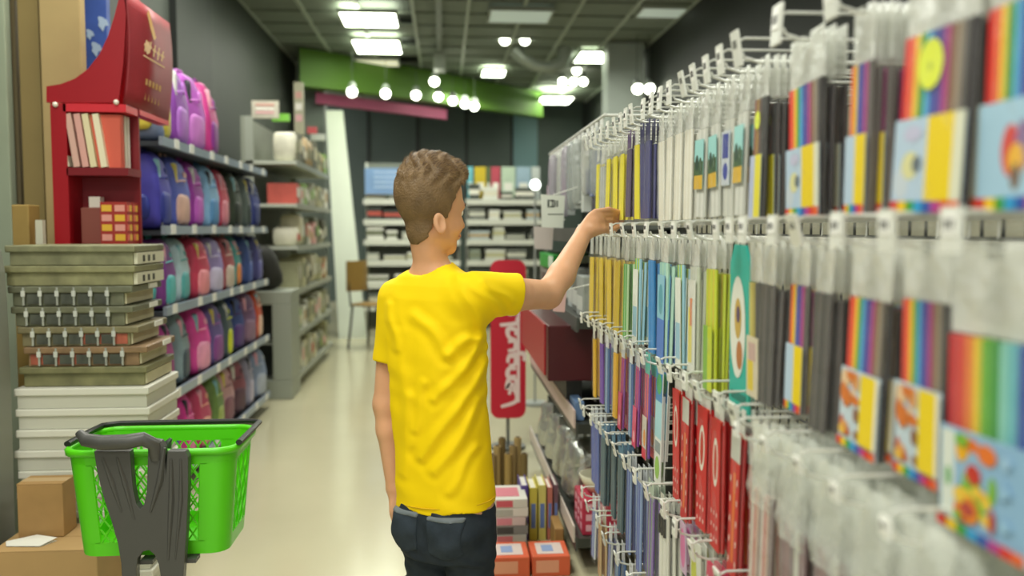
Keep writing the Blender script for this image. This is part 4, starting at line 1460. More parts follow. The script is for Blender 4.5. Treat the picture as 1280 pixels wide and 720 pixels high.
# olive cases: (row top, row bottom, left column, right column, clips, colour)
olive = [(469, 491, 24, 183, 0, 0x7c7a55), (444, 468, 30, 176, 6, 0x8a6f50), (418, 443, 22, 165, 6, 0x807858), (392, 417, 14, 158, 6, 0x6c6d55), (364, 391, 10, 157, 6, 0x6a6c56), (336, 362, 2, 168, 0, 0x8a8862), (306, 335, 6, 168, 0, 0x808060)]
for k, (y0, y1, xa, xb, clips, c) in enumerate(olive):
    A = at(xa, y1, 2.92)
    B_ = at(xb, y0, 2.92)
    h = (491 - 306) / 376.7 / 7 * 1.0
    z0 = zt + k * (1.2 - zt) / 7 + .0005
    h = (1.2 - zt) / 7 - .001
    t = thing('storage_case', '%s olive case from the top in the stack beside the red stand' % ORD[6 - k] + (', with silver clips' if clips else ''), 'case', ((A.x + B_.x) / 2, 3.07, z0), 0, 'olive cases stacked on the white boxes')
    hw_, hd = (B_.x - A.x) / 2, .15
    lidm = M(c, .45, var=.28, scale=14, bump=.15, bscale=30)
    MB().bb((-hw_ + .010, -hd + .012, 0), (hw_ - .010, hd, h * .70), lidm).build('case_body', t, bevel=.003)
    MB().bb((-hw_, -hd, h * .66), (hw_ + (.02 if 0 < k < 5 else .0), hd, h), lidm).build('lid', t, bevel=.004)
    if k in (1, 2):
        m = MB()
        m.bb((-hw_ * (.9 if k == 1 else -.1), -hd + .0095, h * .1), (hw_ * (.1 if k == 1 else .9), -hd + .0125, h * .62), M(0xa85a44, .5, var=.3, scale=20))
        m.build('red_insert', t)
    if k < 5:
        m = MB().bb((hw_ - .010, -hd + .02, h * .08), (hw_ - .004, hd - .02, h * .62), M(0xc4bd98, .6, var=.1, scale=12))
        m.build('side_panel', t)
        if 0 < k:
            MB().bb((hw_ + .020, -hd + .16, h * .72), (hw_ + .024, hd - .06, h * .98), M(0xf0efe4, .3)).build('side_clip', t)
    else:
        m = MB().bb((hw_ - .0095, -hd + .02, h * .05), (hw_ + .002, hd - .01, h * .62), M(0xd6d3b8, .6))
        for q in range(3):
            m.bb((hw_ + .0022, -hd + .07 + .05 * q, h * .16), (hw_ + .003, -hd + .09 + .05 * q, h * .48), M(0x3b3c34, .6))
        m.build('price_label', t)
    sm = M(0xd9dcd0, .2, metal=.6)
    for q in range(clips):
        x = -hw_ + .05 + (hw_ * 2 - .09) * q / 5 * (.94)
        m = MB()
        m.bb((x - .003, -hd - .004, h * .05), (x + .003, -hd + .001, h * .95), sm)
        m.bb((x - .006, -hd - .007, h * .50), (x + .006, -hd - .002, h * .78), M(0xeef0e6, .15, metal=.4))
        m.build('clip', t)
        if q < clips - 1:
            MB().bb((x + .008, -hd + .005, h * .12), (x + .046, -hd + .0115, h * .60), M(0x4e5148, .3, var=.3, scale=30)).build('window_pane', t)

# tall sheets of board leaning against the wall at the far left
slabs = [(-8, 12, 0x9aa58c, 3.60, 'pale green-grey tall panel at the left edge of the picture'), (13, 25, 0x5f5335, 3.66, 'narrow dark brown board second from the left edge'), (28, 54, 0x8a7847, 3.63, 'olive brown tall board left of the widest tan one'),
         (55, 106, 0xb39c69, 3.61, 'widest tan cardboard sheet standing beside the red stand')]
for xa, xb, c, Y, lb in slabs:
    a, b = at(xa, 200, Y), at(xb, 200, Y)
    t = tag(MB().bb((-abs(b.x - a.x) / 2, 0, 0), (abs(b.x - a.x) / 2, .05, 2.55), M(c, .7, var=.07, scale=4)).build('board', bevel=.004), lb, 'board', 'tall boards leaning at the left')
    t.location = ((a.x + b.x) / 2 - (.13 if xa > 50 else 0) + (.13 if xa > 50 else 0), Y, 0)
a, b = at(19, 256, 3.3), at(42, 305, 3.3)
tag(MB().bb((a.x, 3.27, 0), (b.x, 3.36, a.z), M(0xa38748, .7, var=.1, scale=9)).build('carton_tube', bevel=.004), 'narrow tan carton standing before the olive board', 'carton')
a, b = at(42, 275, 3.28), at(56, 305, 3.28)
tag(MB().prism([(a.x, 0), (b.x + .01, 0), (b.x, a.z), (a.x + .012, a.z)], 3.265, 3.29, M(0xd3d0b8, .5), 'xz').build('white_folder'), 'thin whitish folder standing left of the red stand', 'folder')
gb = MB()
prof = []
for i in range(13):
    t_ = i / 12
    prof.append(at(2 + 17 * t_ ** .5, 312 + 330 * t_, 2.87))
x_l = prof[0].x - .3
poly = [(x_l, prof[0].z), *[(p.x, p.z) for p in prof], (prof[-1].x, 0), (x_l, 0)]
gb.prism(poly, 2.63, 2.87, M(0x87897c, .45), 'xz')
tag(gb.build('grey_bin', None, bevel=.004), 'smooth grey bin cut off by the left edge beside the stacked boxes', 'bin')

# ------------------------------------------------------------------ red display stand
RED = M(0xa30f1c, .4, var=.04, scale=5)
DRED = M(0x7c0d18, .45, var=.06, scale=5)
SY0, SY1, SYH = 3.36, 3.50, 3.86
rs0 = thing('display_stand', 'red cardboard display stand with a curved top and gold emblem header', 'stand', (at(100, 200, SY0).x, (SY0 + SY1) / 2, 0))
ox, oy = rs0.location.x, rs0.location.y


def rp(px, py, Y=SY0):
    p = at(px, py, Y)
    return (p.x - ox, p.z)


crv = [(58, 108), (76, 105), (94, 98), (110, 86), (124, 68), (135, 45), (143, 20), (148, 0), (150, -12), (158, -14), (157, 30), (154, 80), (148, 128), (66, 128), (58, 128)]
for Y, nm in ((SY0, 0), (SY1 - .012, 1)):
    m = MB()
    m.prism([rp(x, y) for x, y in crv], Y - oy, Y - oy + .012, RED, 'xz')
    m.build('side_cheek', rs0)
bx = rp(58, 0)[0]
m = MB().bb((bx, SY0 - oy, 0), (bx + .055, SY1 - oy, rp(0, 128)[1]), RED)
m.build('back_panel', rs0)
hx = rp(150, 0)[0]
# header panel: slightly bowed sheet facing the aisle
m = MB()
ht, hb = rp(0, -14)[1], rp(0, 128)[1]
vv = []
NN = 8
hdm = M(0x8e1f26, .55, var=.12, scale=6)
for i in range(NN + 1):
    z = hb + (ht - hb) * i / NN
    x = hx + .012 + .022 * math.sin(math.pi * i / NN * .8)
    vv += [(x, SY0 - oy, z), (x, SYH - oy, z), (x - .012, SYH - oy, z), (x - .012, SY0 - oy, z)]
fs = []
for i in range(NN):
    for k in range(4):
        fs.append((4 * i + k, 4 * i + (k + 1) % 4, 4 * i + 4 + (k + 1) % 4, 4 * i + 4 + k))
fs += [(3, 2, 1, 0), (4 * NN, 4 * NN + 1, 4 * NN + 2, 4 * NN + 3)]
m.add(vv, fs, hdm)
hp_ = m.build('header_panel', rs0, 'all')
gold = M(0xc8922c, .4)
g = MB()


def hq(u, v):
    i = v * NN
    return (hx + .0125 + .022 * math.sin(math.pi * v * .8) + .0012, SY0 - oy + u * (SYH - SY0), hb + (ht - hb) * v)


def flat(pts):
    g.quad([hq(u, v) for u, v in pts], gold)


flat([(.40, .92), (.46, .98), (.50, .88), (.58, .74), (.52, .70), (.46, .78)])
flat([(.30, .62), (.40, .66), (.42, .56), (.34, .52)])
for (a0, a1, v0, v1) in [(.28, .36, .54, .66), (.38, .46, .55, .67), (.48, .56, .54, .66), (.58, .66, .53, .66), (.68, .76, .54, .65)]:
    flat([(a0, v0), (a0 + .03, v0), (a1, v1), (a1 - .03, v1)])
    flat([(a0, (v0 + v1) / 2 - .01), (a1, (v0 + v1) / 2 - .01), (a1, (v0 + v1) / 2 + .015), (a0, (v0 + v1) / 2 + .015)])
flat([(.26, .49), (.78, .49), (.78, .505), (.26, .505)])
for a0 in (.34, .42, .50, .58, .66):
    flat([(a0, .24), (a0 + .05, .24), (a0 + .05, .30), (a0, .30)])
    flat([(a0 + .01, .10), (a0 + .04, .10), (a0 + .025, .17)])
g.build('gold_emblem', hp_)
sl_ = MB()
RS = M(0xd8303c, .35)
sl_.bb((bx + .045, SY0 - oy + .0, hb - .030), (hx + .01, SY1 - oy, hb - .002), RS)
sl_.bb((hx - .03, SY1 - oy, hb - .022), (hx + .012, SYH - oy, hb - .002), RS)
sl_.build('top_slab', rs0)
s1z = rp(0, 209)[1]
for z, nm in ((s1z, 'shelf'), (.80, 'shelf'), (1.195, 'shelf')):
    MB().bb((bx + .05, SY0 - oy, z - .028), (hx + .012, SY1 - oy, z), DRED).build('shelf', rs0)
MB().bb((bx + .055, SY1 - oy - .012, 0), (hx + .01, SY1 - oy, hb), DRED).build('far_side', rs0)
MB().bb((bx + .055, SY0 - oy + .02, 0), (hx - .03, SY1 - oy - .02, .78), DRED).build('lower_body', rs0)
m = MB()
for (px, py) in ((70, 131), (146, 128)):
    q = rp(px, py)
    m.sq((q[0], SY0 - oy - .006, q[1]), (.02, .02, .02), M(0xf4ead8, .2), e=1, nu=10, nv=6)
m.build('white_knob', rs0, 'all')

# books leaning on its shelf: (left px at the top, top y, colour, tilt)
bks = [(79, 148, 0xd8d0b8, 'white'), (92, 148, 0xdcb0a0, 'pale pink'), (103, 148, 0xe0a89c, 'salmon'), (113, 150, 0xe8dcb0, 'cream'), (126, 150, 0xf0e6c4, 'ivory'),
       (137, 152, 0xd8624c, 'red'), (146, 152, 0xe6dfc8, 'off-white'), (156, 153, 0xeee8d8, 'chalk white')]
for k, (px, py, c, cn) in enumerate(bks):
    Y = SY0 + .004 + (0 if k < 5 else .030 * (k - 4))
    X = at(px, 200, SY0 + .02).x if k < 5 else hx + ox - .035
    X = min(X, hx + ox - .03)
    t = thing('book', '%s book leaning on the red stand shelf, %s from the left' % (cn, ORD[k]), 'book', (X + .018, Y, s1z + .0015), 0, 'books on the red stand shelf')
    tilt = R(-8) if k < 5 else R(-3)
    w_b, d_b, h_b = .022, .11, .195
    cov = M(c, .45)
    m = MB()
    for s_ in (-1, 1):
        m.bb((s_ * w_b / 2, 0, 0), (s_ * (w_b / 2 - .003), d_b, h_b), cov)
    m.bb((-w_b / 2, -.002, 0), (w_b / 2, .002, h_b), cov)
    if k >= 5:
        m = MB()
        for s_ in (-1, 1):
            m.bb((-d_b, s_ * w_b / 2, 0), (0, s_ * (w_b / 2 - .003), h_b), cov)
        m.bb((-.002, -w_b / 2, 0), (.002, w_b / 2, h_b), cov)
    m.build('cover', t)
    m = MB()
    if k < 5:
        m.bb((-w_b / 2 + .003, .002, .003), (w_b / 2 - .003, d_b - .004, h_b - .004), M(0xe9e6d6, .7))
    else:
        m.bb((-d_b + .004, -w_b / 2 + .003, .003), (-.002, w_b / 2 - .003, h_b - .004), M(0xe9e6d6, .7))
    m.build('pages', t)
    if k < 5:
        t.rotation_euler = (0, tilt, 0)
        t.location.z += .0015
z2 = 1.197
a = at(105, 260, SY0 + .03)
b = at(129, 260, SY0 + .03)
t = thing('bottle_box', 'brown-red carton with pale cap under the book shelf of the red stand', 'carton', ((a.x + b.x) / 2, SY0 + .06, z2))
MB().bb((-.045, -.035, 0), (.045, .035, .135), M(0x8a4a3e, .5)).build('carton_body', t, bevel=.003)
MB().bb((-.02, -.02, .135), (.02, .02, .175), M(0xdcd2c4, .5)).build('cap', t)
for k in range(2):
    X0 = hx + ox - .055
    yy = SY0 + .034 + .064 * k
    t = thing('patterned_box', 'red and gold patterned box on the lower shelf of the red stand, %s' % ('nearest' if k == 0 else 'farther'), 'box', (X0 + .005, yy, z2), 0, 'red and gold boxes')
    MB().bb((-.045, -.028, 0), (.05, .028, .155), M(0xa8342c, .4)).build('box_body', t)
    m = MB()
    for i in range(4):
        for j in range(2):
            for (c_, face) in ((0xe8b83c, 0), (0xe89a8c, 1)):
                if face == 0:
                    m.bb((-.040 + .047 * j, -.0295, .012 + .036 * i), (-.040 + .047 * j + .036, -.0278, .036 + .036 * i), M(0xe8b83c if (i + j) % 2 else 0xe8a090, .4))
                else:
                    m.bb((.0498, -.025 + .026 * j, .012 + .036 * i), (.0512, -.004 + .026 * j, .036 + .036 * i), M(0xf0c04c if j else 0xe0705c, .4))
    m.build('pattern_patch', t)

bp_ = MB()
a, b = at(104, 0, 4.0), at(137, 78, 4.0)
bp_.bb((a.x, 3.98, b.z - .06), (b.x, 4.02, a.z + .3), M(0x33509a, .5, var=.3, scale=6))
for (px, py, r0) in ((128, 28, .03), (112, 42, .022), (120, 60, .03)):
    q = at(px, py, 3.975)
    bp_.quad([(q.x - r0 * (.5 + .5 * ((t_ * 7) % 5) / 4) * math.cos(t_ * math.pi / 6), 3.978, q.z + 1.3 * r0 * (.4 + .6 * ((t_ * 3) % 4) / 3) * math.sin(t_ * math.pi / 6)) for t_ in range(12)], M(0x9fb4cc, .5))
bp_.cyl((b.x - .02, 4.0, a.z + .3), (b.x - .02, 4.0, CEIL), .004, M(0x888888, .4), 6)
tag(bp_.build('hanging_poster'), 'blue hanging poster behind the curved top of the red stand', 'poster')

# ------------------------------------------------------------------ backpack rack
RX = -1.235
BY0, BY1 = 3.98, 6.25
br = thing('backpack_rack', 'grey wall rack with slanting pale rails holding rows of backpacks', 'rack', (RX - .2, (BY0 + BY1) / 2, 0))
LZ = [.10, .50, .89, 1.25, 1.64]
hl = (BY1 - BY0) / 2
MB().bb((-.26, -hl, 0), (-.22, hl, 2.05), M(0x2c302c, .6)).build('back_panel', br)
for z in LZ:
    MB().bb((-.22, -hl, z - .025), (.195, hl, z - .004), M(0x3a4048, .5)).build('shelf', br)
    rl = MB().bb((.196, -hl, z - .022), (.212, hl, z + .018), M(0x98a6b4, .3, metal=.1)).build('rail', br)
    for i in range(7):
        y = -hl + .12 + i * .33 + rnd.uniform(-.05, .05)
        MB().bb((.212, y, z - .02), (.215, y + .07, z + .024), M(0xeeeee6, .4)).build('price_tag', rl)
for y in (-hl, hl - .03):
    MB().bb((-.22, y, 0), (-.17, y + .03, 2.05), M(0x6d7478, .4)).build('upright', br)
pals = {
    4: [(0x7a8aa8, 0xd8c84c, 'grey-blue and yellow'), (0x8e46a8, 0xb070c8, 'violet'), (0xb85ac0, 0xd080d0, 'orchid'), (0xc83a88, 0x8a3a90, 'magenta')],
    3: [(0x4a46b0, 0x2f3a90, 'indigo'), (0x5a66b8, 0xd8b0a0, 'blue and peach'), (0x9a3aa0, 0xc060c0, 'purple'), (0x8ab8dc, 0x5a90c0, 'sky blue'), (0xd04860, 0xe08a98, 'coral red'), (0x3a4638, 0x2c342c, 'dark green'), (0x5a6660, 0x3a4440, 'grey-green'), (0x46529c, 0x323c78, 'navy blue')],
    2: [(0x7a3a8a, 0x56b0b0, 'purple and teal'), (0xb8d4dc, 0x58a8a8, 'pale blue'), (0xc8405c, 0xe89098, 'rose red'), (0x9a8ac0, 0xc8c0dc, 'lavender'), (0xa85058, 0xc8b8a8, 'brick red'), (0x4a9c98, 0xe08a4c, 'teal and orange'), (0x3c5088, 0x5a6ca8, 'denim blue'), (0x4a4a80, 0x6a6aa0, 'slate violet')],
    1: [(0xa83a88, 0x8a3070, 'dark magenta'), (0x88a0a8, 0x4a5860, 'grey'), (0xe04aa0, 0xf0a0c0, 'hot pink'), (0x6a5a98, 0x8a4a90, 'plum'), (0x4a5a60, 0xc8d02c, 'grey and lime'), (0x35488c, 0x5a3a80, 'royal blue'), (0x7a5a80, 0x907088, 'mauve'), (0xd05438, 0xe8c0a8, 'orange-red')],
    0: [(0x3a5ca8, 0x2a3a70, 'blue'), (0xd83a98, 0xe880b0, 'fuchsia'), (0xc84870, 0xe8a890, 'raspberry'), (0x6a8a48, 0xa0b060, 'moss green'), (0xc89aa0, 0x8a5a68, 'dusty pink'), (0x8a4a5a, 0x604050, 'maroon'), (0x9a98b0, 0xc0b8c8, 'pale grey'), (0x8898b8, 0xb0b8c8, 'steel blue')],
}
LN = ['lowest', 'second lowest', 'middle', 'second', 'top']
for lv, lst in pals.items():
    hh = (.355, .350, .318, .348, .40)[lv]
    for i, (c1, c2, cn) in enumerate(lst):
        y = BY0 + .13 + i * .283
        t = thing('backpack', '%s backpack, %s from the camera on the %s rail of the rack' % (cn, ORD[i], LN[lv]), 'backpack',
                  (RX - .115 + rnd.uniform(-.012, .012), y, LZ[lv] + .001), R(rnd.uniform(-12, 12)), 'backpacks on the wall rack')
        m1, m2 = M(c1, .55, var=.18, scale=9), M(c2, .55, var=.18, scale=9)
        MB().sq((0, 0, hh / 2), (.20, .235, hh), m1, e=.38, nu=20, nv=12, fn=lambda v: (v.x * (1 - .30 * max(0, v.z) / .15) + .006 * math.sin(v.z * 50 + v.y * 30), v.y * (1 - .16 * max(0, v.z) / .15), v.z)).build('bag_body', t, 'all')
        MB().sq((.080, 0, hh * .28), (.055, .17, hh * .44), m2, e=.5, nu=14, nv=8).build('front_pocket', t, 'all')
        MB().tube([(.105 - .03 * abs(j - 4) / 4, -.08 + .02 * j, hh * .64 + .012 * math.sin(j * math.pi / 8)) for j in range(9)], .004, m2, 6).build('zip', t, 'all')
        m = MB()
        m.tube([(-.0, -.035, hh - .012), (0, -.03, hh + .02), (0, .03, hh + .02), (0, .035, hh - .012)], .007, m2, 6)
        m.build('top_loop', t, True)
        c3 = [0xd8d8d0, 0x2c2c34, 0xe8a8b8, 0x8ac0c8, 0xd8c860][(i + lv) % 5]
        MB().sq((.068, -.055, hh * .60), (.035, .035, hh * .62), M(c3, .5, var=.25, scale=14), e=.4, nu=10, nv=6).build('side_stripe', t, 'all')
        MB().sq((.074, .06, hh * .66), (.028, .05, hh * .30), m2, e=.5, nu=10, nv=6).build('upper_pocket', t, 'all')
        for s_ in (-1, 1):
            MB().tube([(.088 - .045 * max(0, q - 3) / 5, s_ * (.062 - .003 * q), hh * (.06 + .105 * q)) for q in range(9)], .008, m2 if s_ > 0 else M(0xb8b8b4, .6), 6, ell=.5).build('strap', t, 'all')
        MB().sq((0, -.118, hh * .28), (.11, .03, hh * .34), m2, e=.6, nu=12, nv=6).build('side_pocket', t, 'all')

# ------------------------------------------------------------------ second shelf unit on the left
def shelf_unit(name, label, x0, x1, y0, y1, levels, top, back, frame, shelfm, openx=1, groupname=None, th=.025):
    """free shelving; openx = +1 opens to +x, -1 to -x, 0 opens to the camera (-y)"""
    cx, cy = (x0 + x1) / 2, (y0 + y1) / 2
    t = thing(name, label, 'shelf unit', (cx, cy, 0))
    hx, hy = (x1 - x0) / 2, (y1 - y0) / 2
    if openx:
        MB().bb((-openx * hx, -hy, 0), (-openx * (hx - .03), hy, top), back).build('back_panel', t)
        for y in (-hy, hy - .025):
            MB().bb((-openx * (hx - .03), y, 0), (-openx * (hx - .09), y + .025, top), frame).build('upright', t)
    else:
        MB().bb((-hx, hy - .03, 0), (hx, hy, top), back).build('back_panel', t)
        for x in (-hx, hx - .025):
            MB().bb((x, hy - .09, 0), (x + .025, hy - .03, top), frame).build('upright', t)
    for z in levels:
        if openx:
            a, b = sorted((-openx * (hx - .03), openx * (hx - .008)))
            MB().bb((a, -hy, z - th), (b, hy, z), shelfm).build('shelf', t)
            MB().bb((openx * (hx - .008), -hy, z - th - .012), (openx * hx, hy, z + .006), frame).build('shelf_edge', t)
        else:
            MB().bb((-hx, -hy + .008, z - th), (hx, hy - .03, z), shelfm).build('shelf', t)
            MB().bb((-hx, -hy, z - th - .012), (hx, -hy + .008, z + .006), frame).build('shelf_edge', t)
    return t


LX1 = -1.13
lev2 = [.12, .45, .78, 1.12, 1.45, 1.78]
shelf_unit('goods_shelf', 'light grey aisle shelf crowded with small goods beyond the backpack rack', LX1 - .42, LX1, 6.95, 8.95, lev2, 2.12, M(0x8a8f80, .6), M(0x9a9f92, .4), M(0xb9bdae, .5), 1)
t = thing('end_cabinet', 'grey cabinet with a dark open front at the near end of the goods shelf', 'cabinet', (LX1 - .23, 6.72, 0))
fm = M(0x9aa092, .45)
m = MB()
m.bb((-.24, -.19, 0), (.24, .19, .14), fm)
m.bb((-.24, -.19, .70), (.24, .19, .80), fm)
m.bb((.10, -.19, .14), (.24, .19, .70), fm)
m.bb((-.24, -.19, .14), (-.20, .19, .70), fm)
m.build('frame', t, bevel=.006)
MB().bb((-.20, .05, .14), (.10, .18, .70), M(0x3f433c, .6, var=.2, scale=6)).build('recess_shade', t)  # dark block at the back; the recess shade is put into its colour
MB().bb((-.20, -.15, .40), (.10, .05, .415), fm).build('inner_shelf', t)
tag(MB().sq((LX1 - .24, 6.66, .80 + .17), (.30, .22, .335), M(0x1f2018, .7), e=.6, fn=lambda v: (v.x * (1 - .35 * v.z / .17), v.y, v.z)).build('black_bag', None, 'all'), 'black sack on the grey end cabinet beside the backpacks', 'bag')
pal2 = [0xcfc9a8, 0xb9b68e, 0xdad6c0, 0x9a9a78, 0x7b8068, 0xc8c8b8, 0xa9a894, 0xc0564a, 0xd9a8a0, 0x8fb060, 0xe2e0d2, 0x6a6a58, 0xd0cdb8, 0xb8a078]
pn2 = ['cream', 'khaki', 'ivory', 'olive', 'moss grey', 'pale grey', 'stone', 'red', 'pink', 'leaf green', 'white', 'dark olive', 'bone', 'tan']
lvn = ['bottom', 'second', 'third', 'fourth', 'fifth', 'top']
for li, z in enumerate(lev2):
    y = 7.0
    k = 0
    while y < 8.72:
        wy = rnd.uniform(.11, .24)
        h = rnd.uniform(.13, .26)
        dx = rnd.uniform(.12, .26)
        ci = rnd.randrange(len(pal2))
        lb = '%s packet, %s from the camera, %s level of the grey aisle shelf' % (pn2[ci], ORD[k], lvn[li])
        t = thing('goods_packet', lb, 'packet', (LX1 - .015 - dx / 2, y + wy / 2, z + .001), 0, 'goods packets on the grey aisle shelf')
        mt = M(pal2[ci], .5, var=.15, scale=9)
        if rnd.random() < .5:
            MB().sq((0, 0, h / 2), (dx, wy * .92, h), mt, e=.4, nu=12, nv=6).build('pouch', t, 'all')
            MB().bb((dx / 2 - .004, -wy * .28, h * .3), (dx / 2 + .002, wy * .28, h * .65), M(pal2[(ci + 5) % 14], .5)).build('label_patch', t)
        else:
            MB().bb((-dx / 2, -wy * .45, 0), (dx / 2, wy * .45, h), mt).build('carton_body', t)
            MB().bb((dx / 2 - .001, -wy * .35, h * .35), (dx / 2 + .002, wy * .35, h * .8), M(pal2[(ci + 3) % 14], .5)).build('label_patch', t)
        y += wy + rnd.uniform(.0, .03)
        k += 1
# things on top of it
tops = [(332, 148, 34, 44, 7.1, 0xb9b4a2, 'pale pink and grey poster card standing above the backpacks'), (352, 188, 22, 30, 7.3, 0x6fae3a, 'green box standing on top of the grey aisle shelf'),
        (374, 143, 13, 80, 8.3, 0xaaa88c, 'tall narrow tan display strip in front of the grey wall'), (398, 205, 18, 22, 8.8, 0xdadfd6, 'white packet on top of the aisle shelf, farthest'), (407, 212, 12, 14, 8.2, 0xb8484a, 'small red packet on top of the aisle shelf')]
for (px, py, w, h, Y, c, lb) in tops:
    a, b = at(px - w / 2, py - h / 2, Y), at(px + w / 2, py + h / 2, Y)
    zb_ = 2.121
    t = thing('display_card', lb, 'display', ((a.x + b.x) / 2 - (.0), Y, zb_))
    t.location.x = max(LX1 - .36, min(LX1 - .06, t.location.x))
    hh = max(.06, a.z - zb_)
    MB().bb((-(b.x - a.x) / 2, -.02, 0), ((b.x - a.x) / 2, .02, hh), M(c, .5, var=.12, scale=10)).build('card', t)
    if h > 40:
        for q in range(3):
            MB().bb((-(b.x - a.x) * .35, -.024, hh * (.25 + .22 * q)), ((b.x - a.x) * .35, -.0205, hh * (.38 + .22 * q)), M([0xd8a8a8, 0xe8e4d8, 0xc8988c][q], .5)).build('print_patch', t)

# chair in the aisle
a = at(467, 450, 9.4)
ch = thing('chair', 'bent plywood chair with black frame standing far off in the aisle', 'chair', (a.x, 9.4, 0), R(62))
MB().sq((0, 0, .46), (.40, .40, .03), M(0x8f7034, .5), e=.5).build('seat', ch, 'all')
m = MB()
m.prism([(-.19 + .38 * i / 10, .19 - .06 * math.sin(math.pi * i / 10)) for i in range(11)] + [(.19 - .38 * i / 10, .205 - .06 * math.sin(math.pi * i / 10)) for i in range(11)], .60, .92, M(0x94763a, .5), 'xy')
m.build('backrest', ch)
for sx in (-1, 1):
    for sy in (-1, 1):
        m = MB()
        m.cyl((sx * .19, sy * .19, 0), (sx * .16, sy * .15, .445), .012, M(0x2a2a26, .4), 8)
        m.build('leg', ch, True)
    m = MB().cyl((sx * .17, .165, .44), (sx * .17, .20, .80), .010, M(0x2a2a26, .4), 8)
    m.build('back_post', ch, True)

# ------------------------------------------------------------------ shelves across the back
zs = [.30, .58, .86, 1.12, 1.37, 1.62]
def back_fill(x0, x1, Y, name, nouns, seed):
    r2 = random.Random(seed)
    for li, z in enumerate(zs):
        x = x0 + .03
        k = 0
        while x < x1 - .12:
            w = r2.uniform(.14, .30)
            if x + w > x1 - .02:
                break
            h = r2.uniform(.07, .20)
            ci = r2.randrange(len(nouns))
            c, cn = nouns[ci]
            t = thing('paper_stack', '%s stack, %s from the left on the %s shelf of the %s' % (cn, ORD[k], lvn[li], name), 'stack', (x + w / 2, Y + .17, z + .001), 0, 'stacks on the far ' + name)
            n2 = 3
            for q in range(n2):
                MB().bb((-w / 2 + r2.uniform(0, .015), -.14, h * q / n2), (w / 2 - r2.uniform(0, .015), .12, h * (q + 1) / n2 - .004), M(c if q % 2 == 0 else pal2[(ci * 3 + q) % 14], .6)).build('bundle', t)
            x += w + r2.uniform(.0, .06)
            k += 1


a, b = at(454, 250, 11), at(575, 250, 11)
shelf_unit('back_shelf', 'white shelf of paper stacks under a blue sign, left of the boy', a.x, b.x, 11.0, 11.45, zs, 2.10, M(0x7d8278, .6), M(0xd8dace, .4), M(0xd2d4c8, .5), 0, th=.05)
back_fill(a.x, b.x, 11.0, 'left back shelf', [(0xd9dacf, 'white'), (0xe2e2d8, 'bright white'), (0x3c403c, 'black'), (0xb8bcb0, 'grey'), (0xcfd0c0, 'off-white'), (0x70766e, 'dark grey')], 5)
q0, q1 = at(456, 210, 10.98), at(532, 243, 10.98)
t = thing('blue_sign', 'pale blue sign with white lines over the left back shelf', 'sign', ((q0.x + q1.x) / 2, 10.975, q1.z))
hw_ = (q1.x - q0.x) / 2
MB().bb((-hw_, 0, 0), (hw_, .02, q0.z - q1.z), M(0x7b9cc8, .5, var=.1, scale=4)).build('board', t)
m = MB()
for q in range(4):
    m.bb((-hw_ * .7, -.002, .08 + .06 * q), (hw_ * (.1 + .15 * (q % 3)), 0, .10 + .06 * q), M(0xa9c0dc, .5))
m.build('print_line', t)

a2, b2 = at(583, 250, 11), at(688, 250, 11)
shelf_unit('back_shelf', 'white shelf of mixed stacks with colourful covers on top, right of the boy', a2.x, b2.x, 11.0, 11.45, zs, 1.64, M(0x7d8278, .6), M(0xc8cabe, .4), M(0xbfc2b6, .5), 0, th=.05)
back_fill(a2.x, b2.x, 11.0, 'right back shelf', [(0xc8cabe, 'pale grey'), (0x8a9484, 'sage grey'), (0x4d6a3c, 'green'), (0x40463f, 'charcoal'), (0xa9b4b4, 'blue-grey'), (0xd8dacf, 'white'), (0x6c7068, 'grey')], 9)
cov = [(584, 592, 0x6cb8c4, 'turquoise'), (593, 608, 0xc8b020, 'yellow'), (609, 613, 0x6a7a4a, 'olive'), (614, 626, 0xb84858, 'red'), (627, 645, 0xb8ccb4, 'pale green'), (646, 664, 0x9ab4c4, 'light blue'), (665, 676, 0xc0c8c4, 'pale grey')]
for (xa, xb, c, cn) in cov:
    p, q = at(xa, 208, 11.1), at(xb, 243, 11.1)
    t = thing('upright_folder', '%s cover standing on top of the right back shelf' % cn, 'folder', ((p.x + q.x) / 2, 11.2, 1.642), 0)
    MB().bb((-(q.x - p.x) / 2 + .004, -.02, 0), ((q.x - p.x) / 2 - .004, .02, p.z - 1.64), M(c, .5, var=.1, scale=6)).build('cover', t)
    MB().bb((-(q.x - p.x) * .3, -.0225, .10), ((q.x - p.x) * .3, -.0205, .20), M(0xe4e4d8, .5)).build('title_patch', t)
# globe lamp
p = at(669, 231, 6.2)
t = thing('globe_lamp', 'small glowing round lamp on a slim stem left of the clear packs', 'lamp', (p.x, 6.2, p.z))
MB().sq((0, 0, 0), (.075, .075, .075), M(0xf8fff4, .4, emit=3.5), e=1).build('globe', t, 'all')
MB().cyl((0, 0, -p.z), (0, 0, -.035), .008, M(0x9aa09a, .4), 8).build('stem', t, True)
MB().cyl((0, 0, -p.z), (0, 0, -p.z + .02), .09, M(0x9aa09a, .4), 16).build('foot', t, True)

# ------------------------------------------------------------------ shelf beyond the hook wall
FX0, FX1, FY0, FY1 = .47, .86, 3.10, 4.75
DK = M(0x33362f, .5, var=.08, scale=5)
fu = shelf_unit('dark_shelf', 'dark grey shelf unit beyond the end of the hook rack', FX0, FX1, FY0, FY1, [.13, .55, .93, 1.25], 1.72, M(0x6f746b, .6), M(0x454843, .45), DK, -1, th=.035)
MB().bb((-.203, -.82, .535), (-.196, .82, .60), M(0xcdb8b0, .4)).build('price_rail', fu)
MB().bb((-.203, -.82, .115), (-.196, .82, .175), M(0xcfc4b8, .4)).build('price_rail', fu)
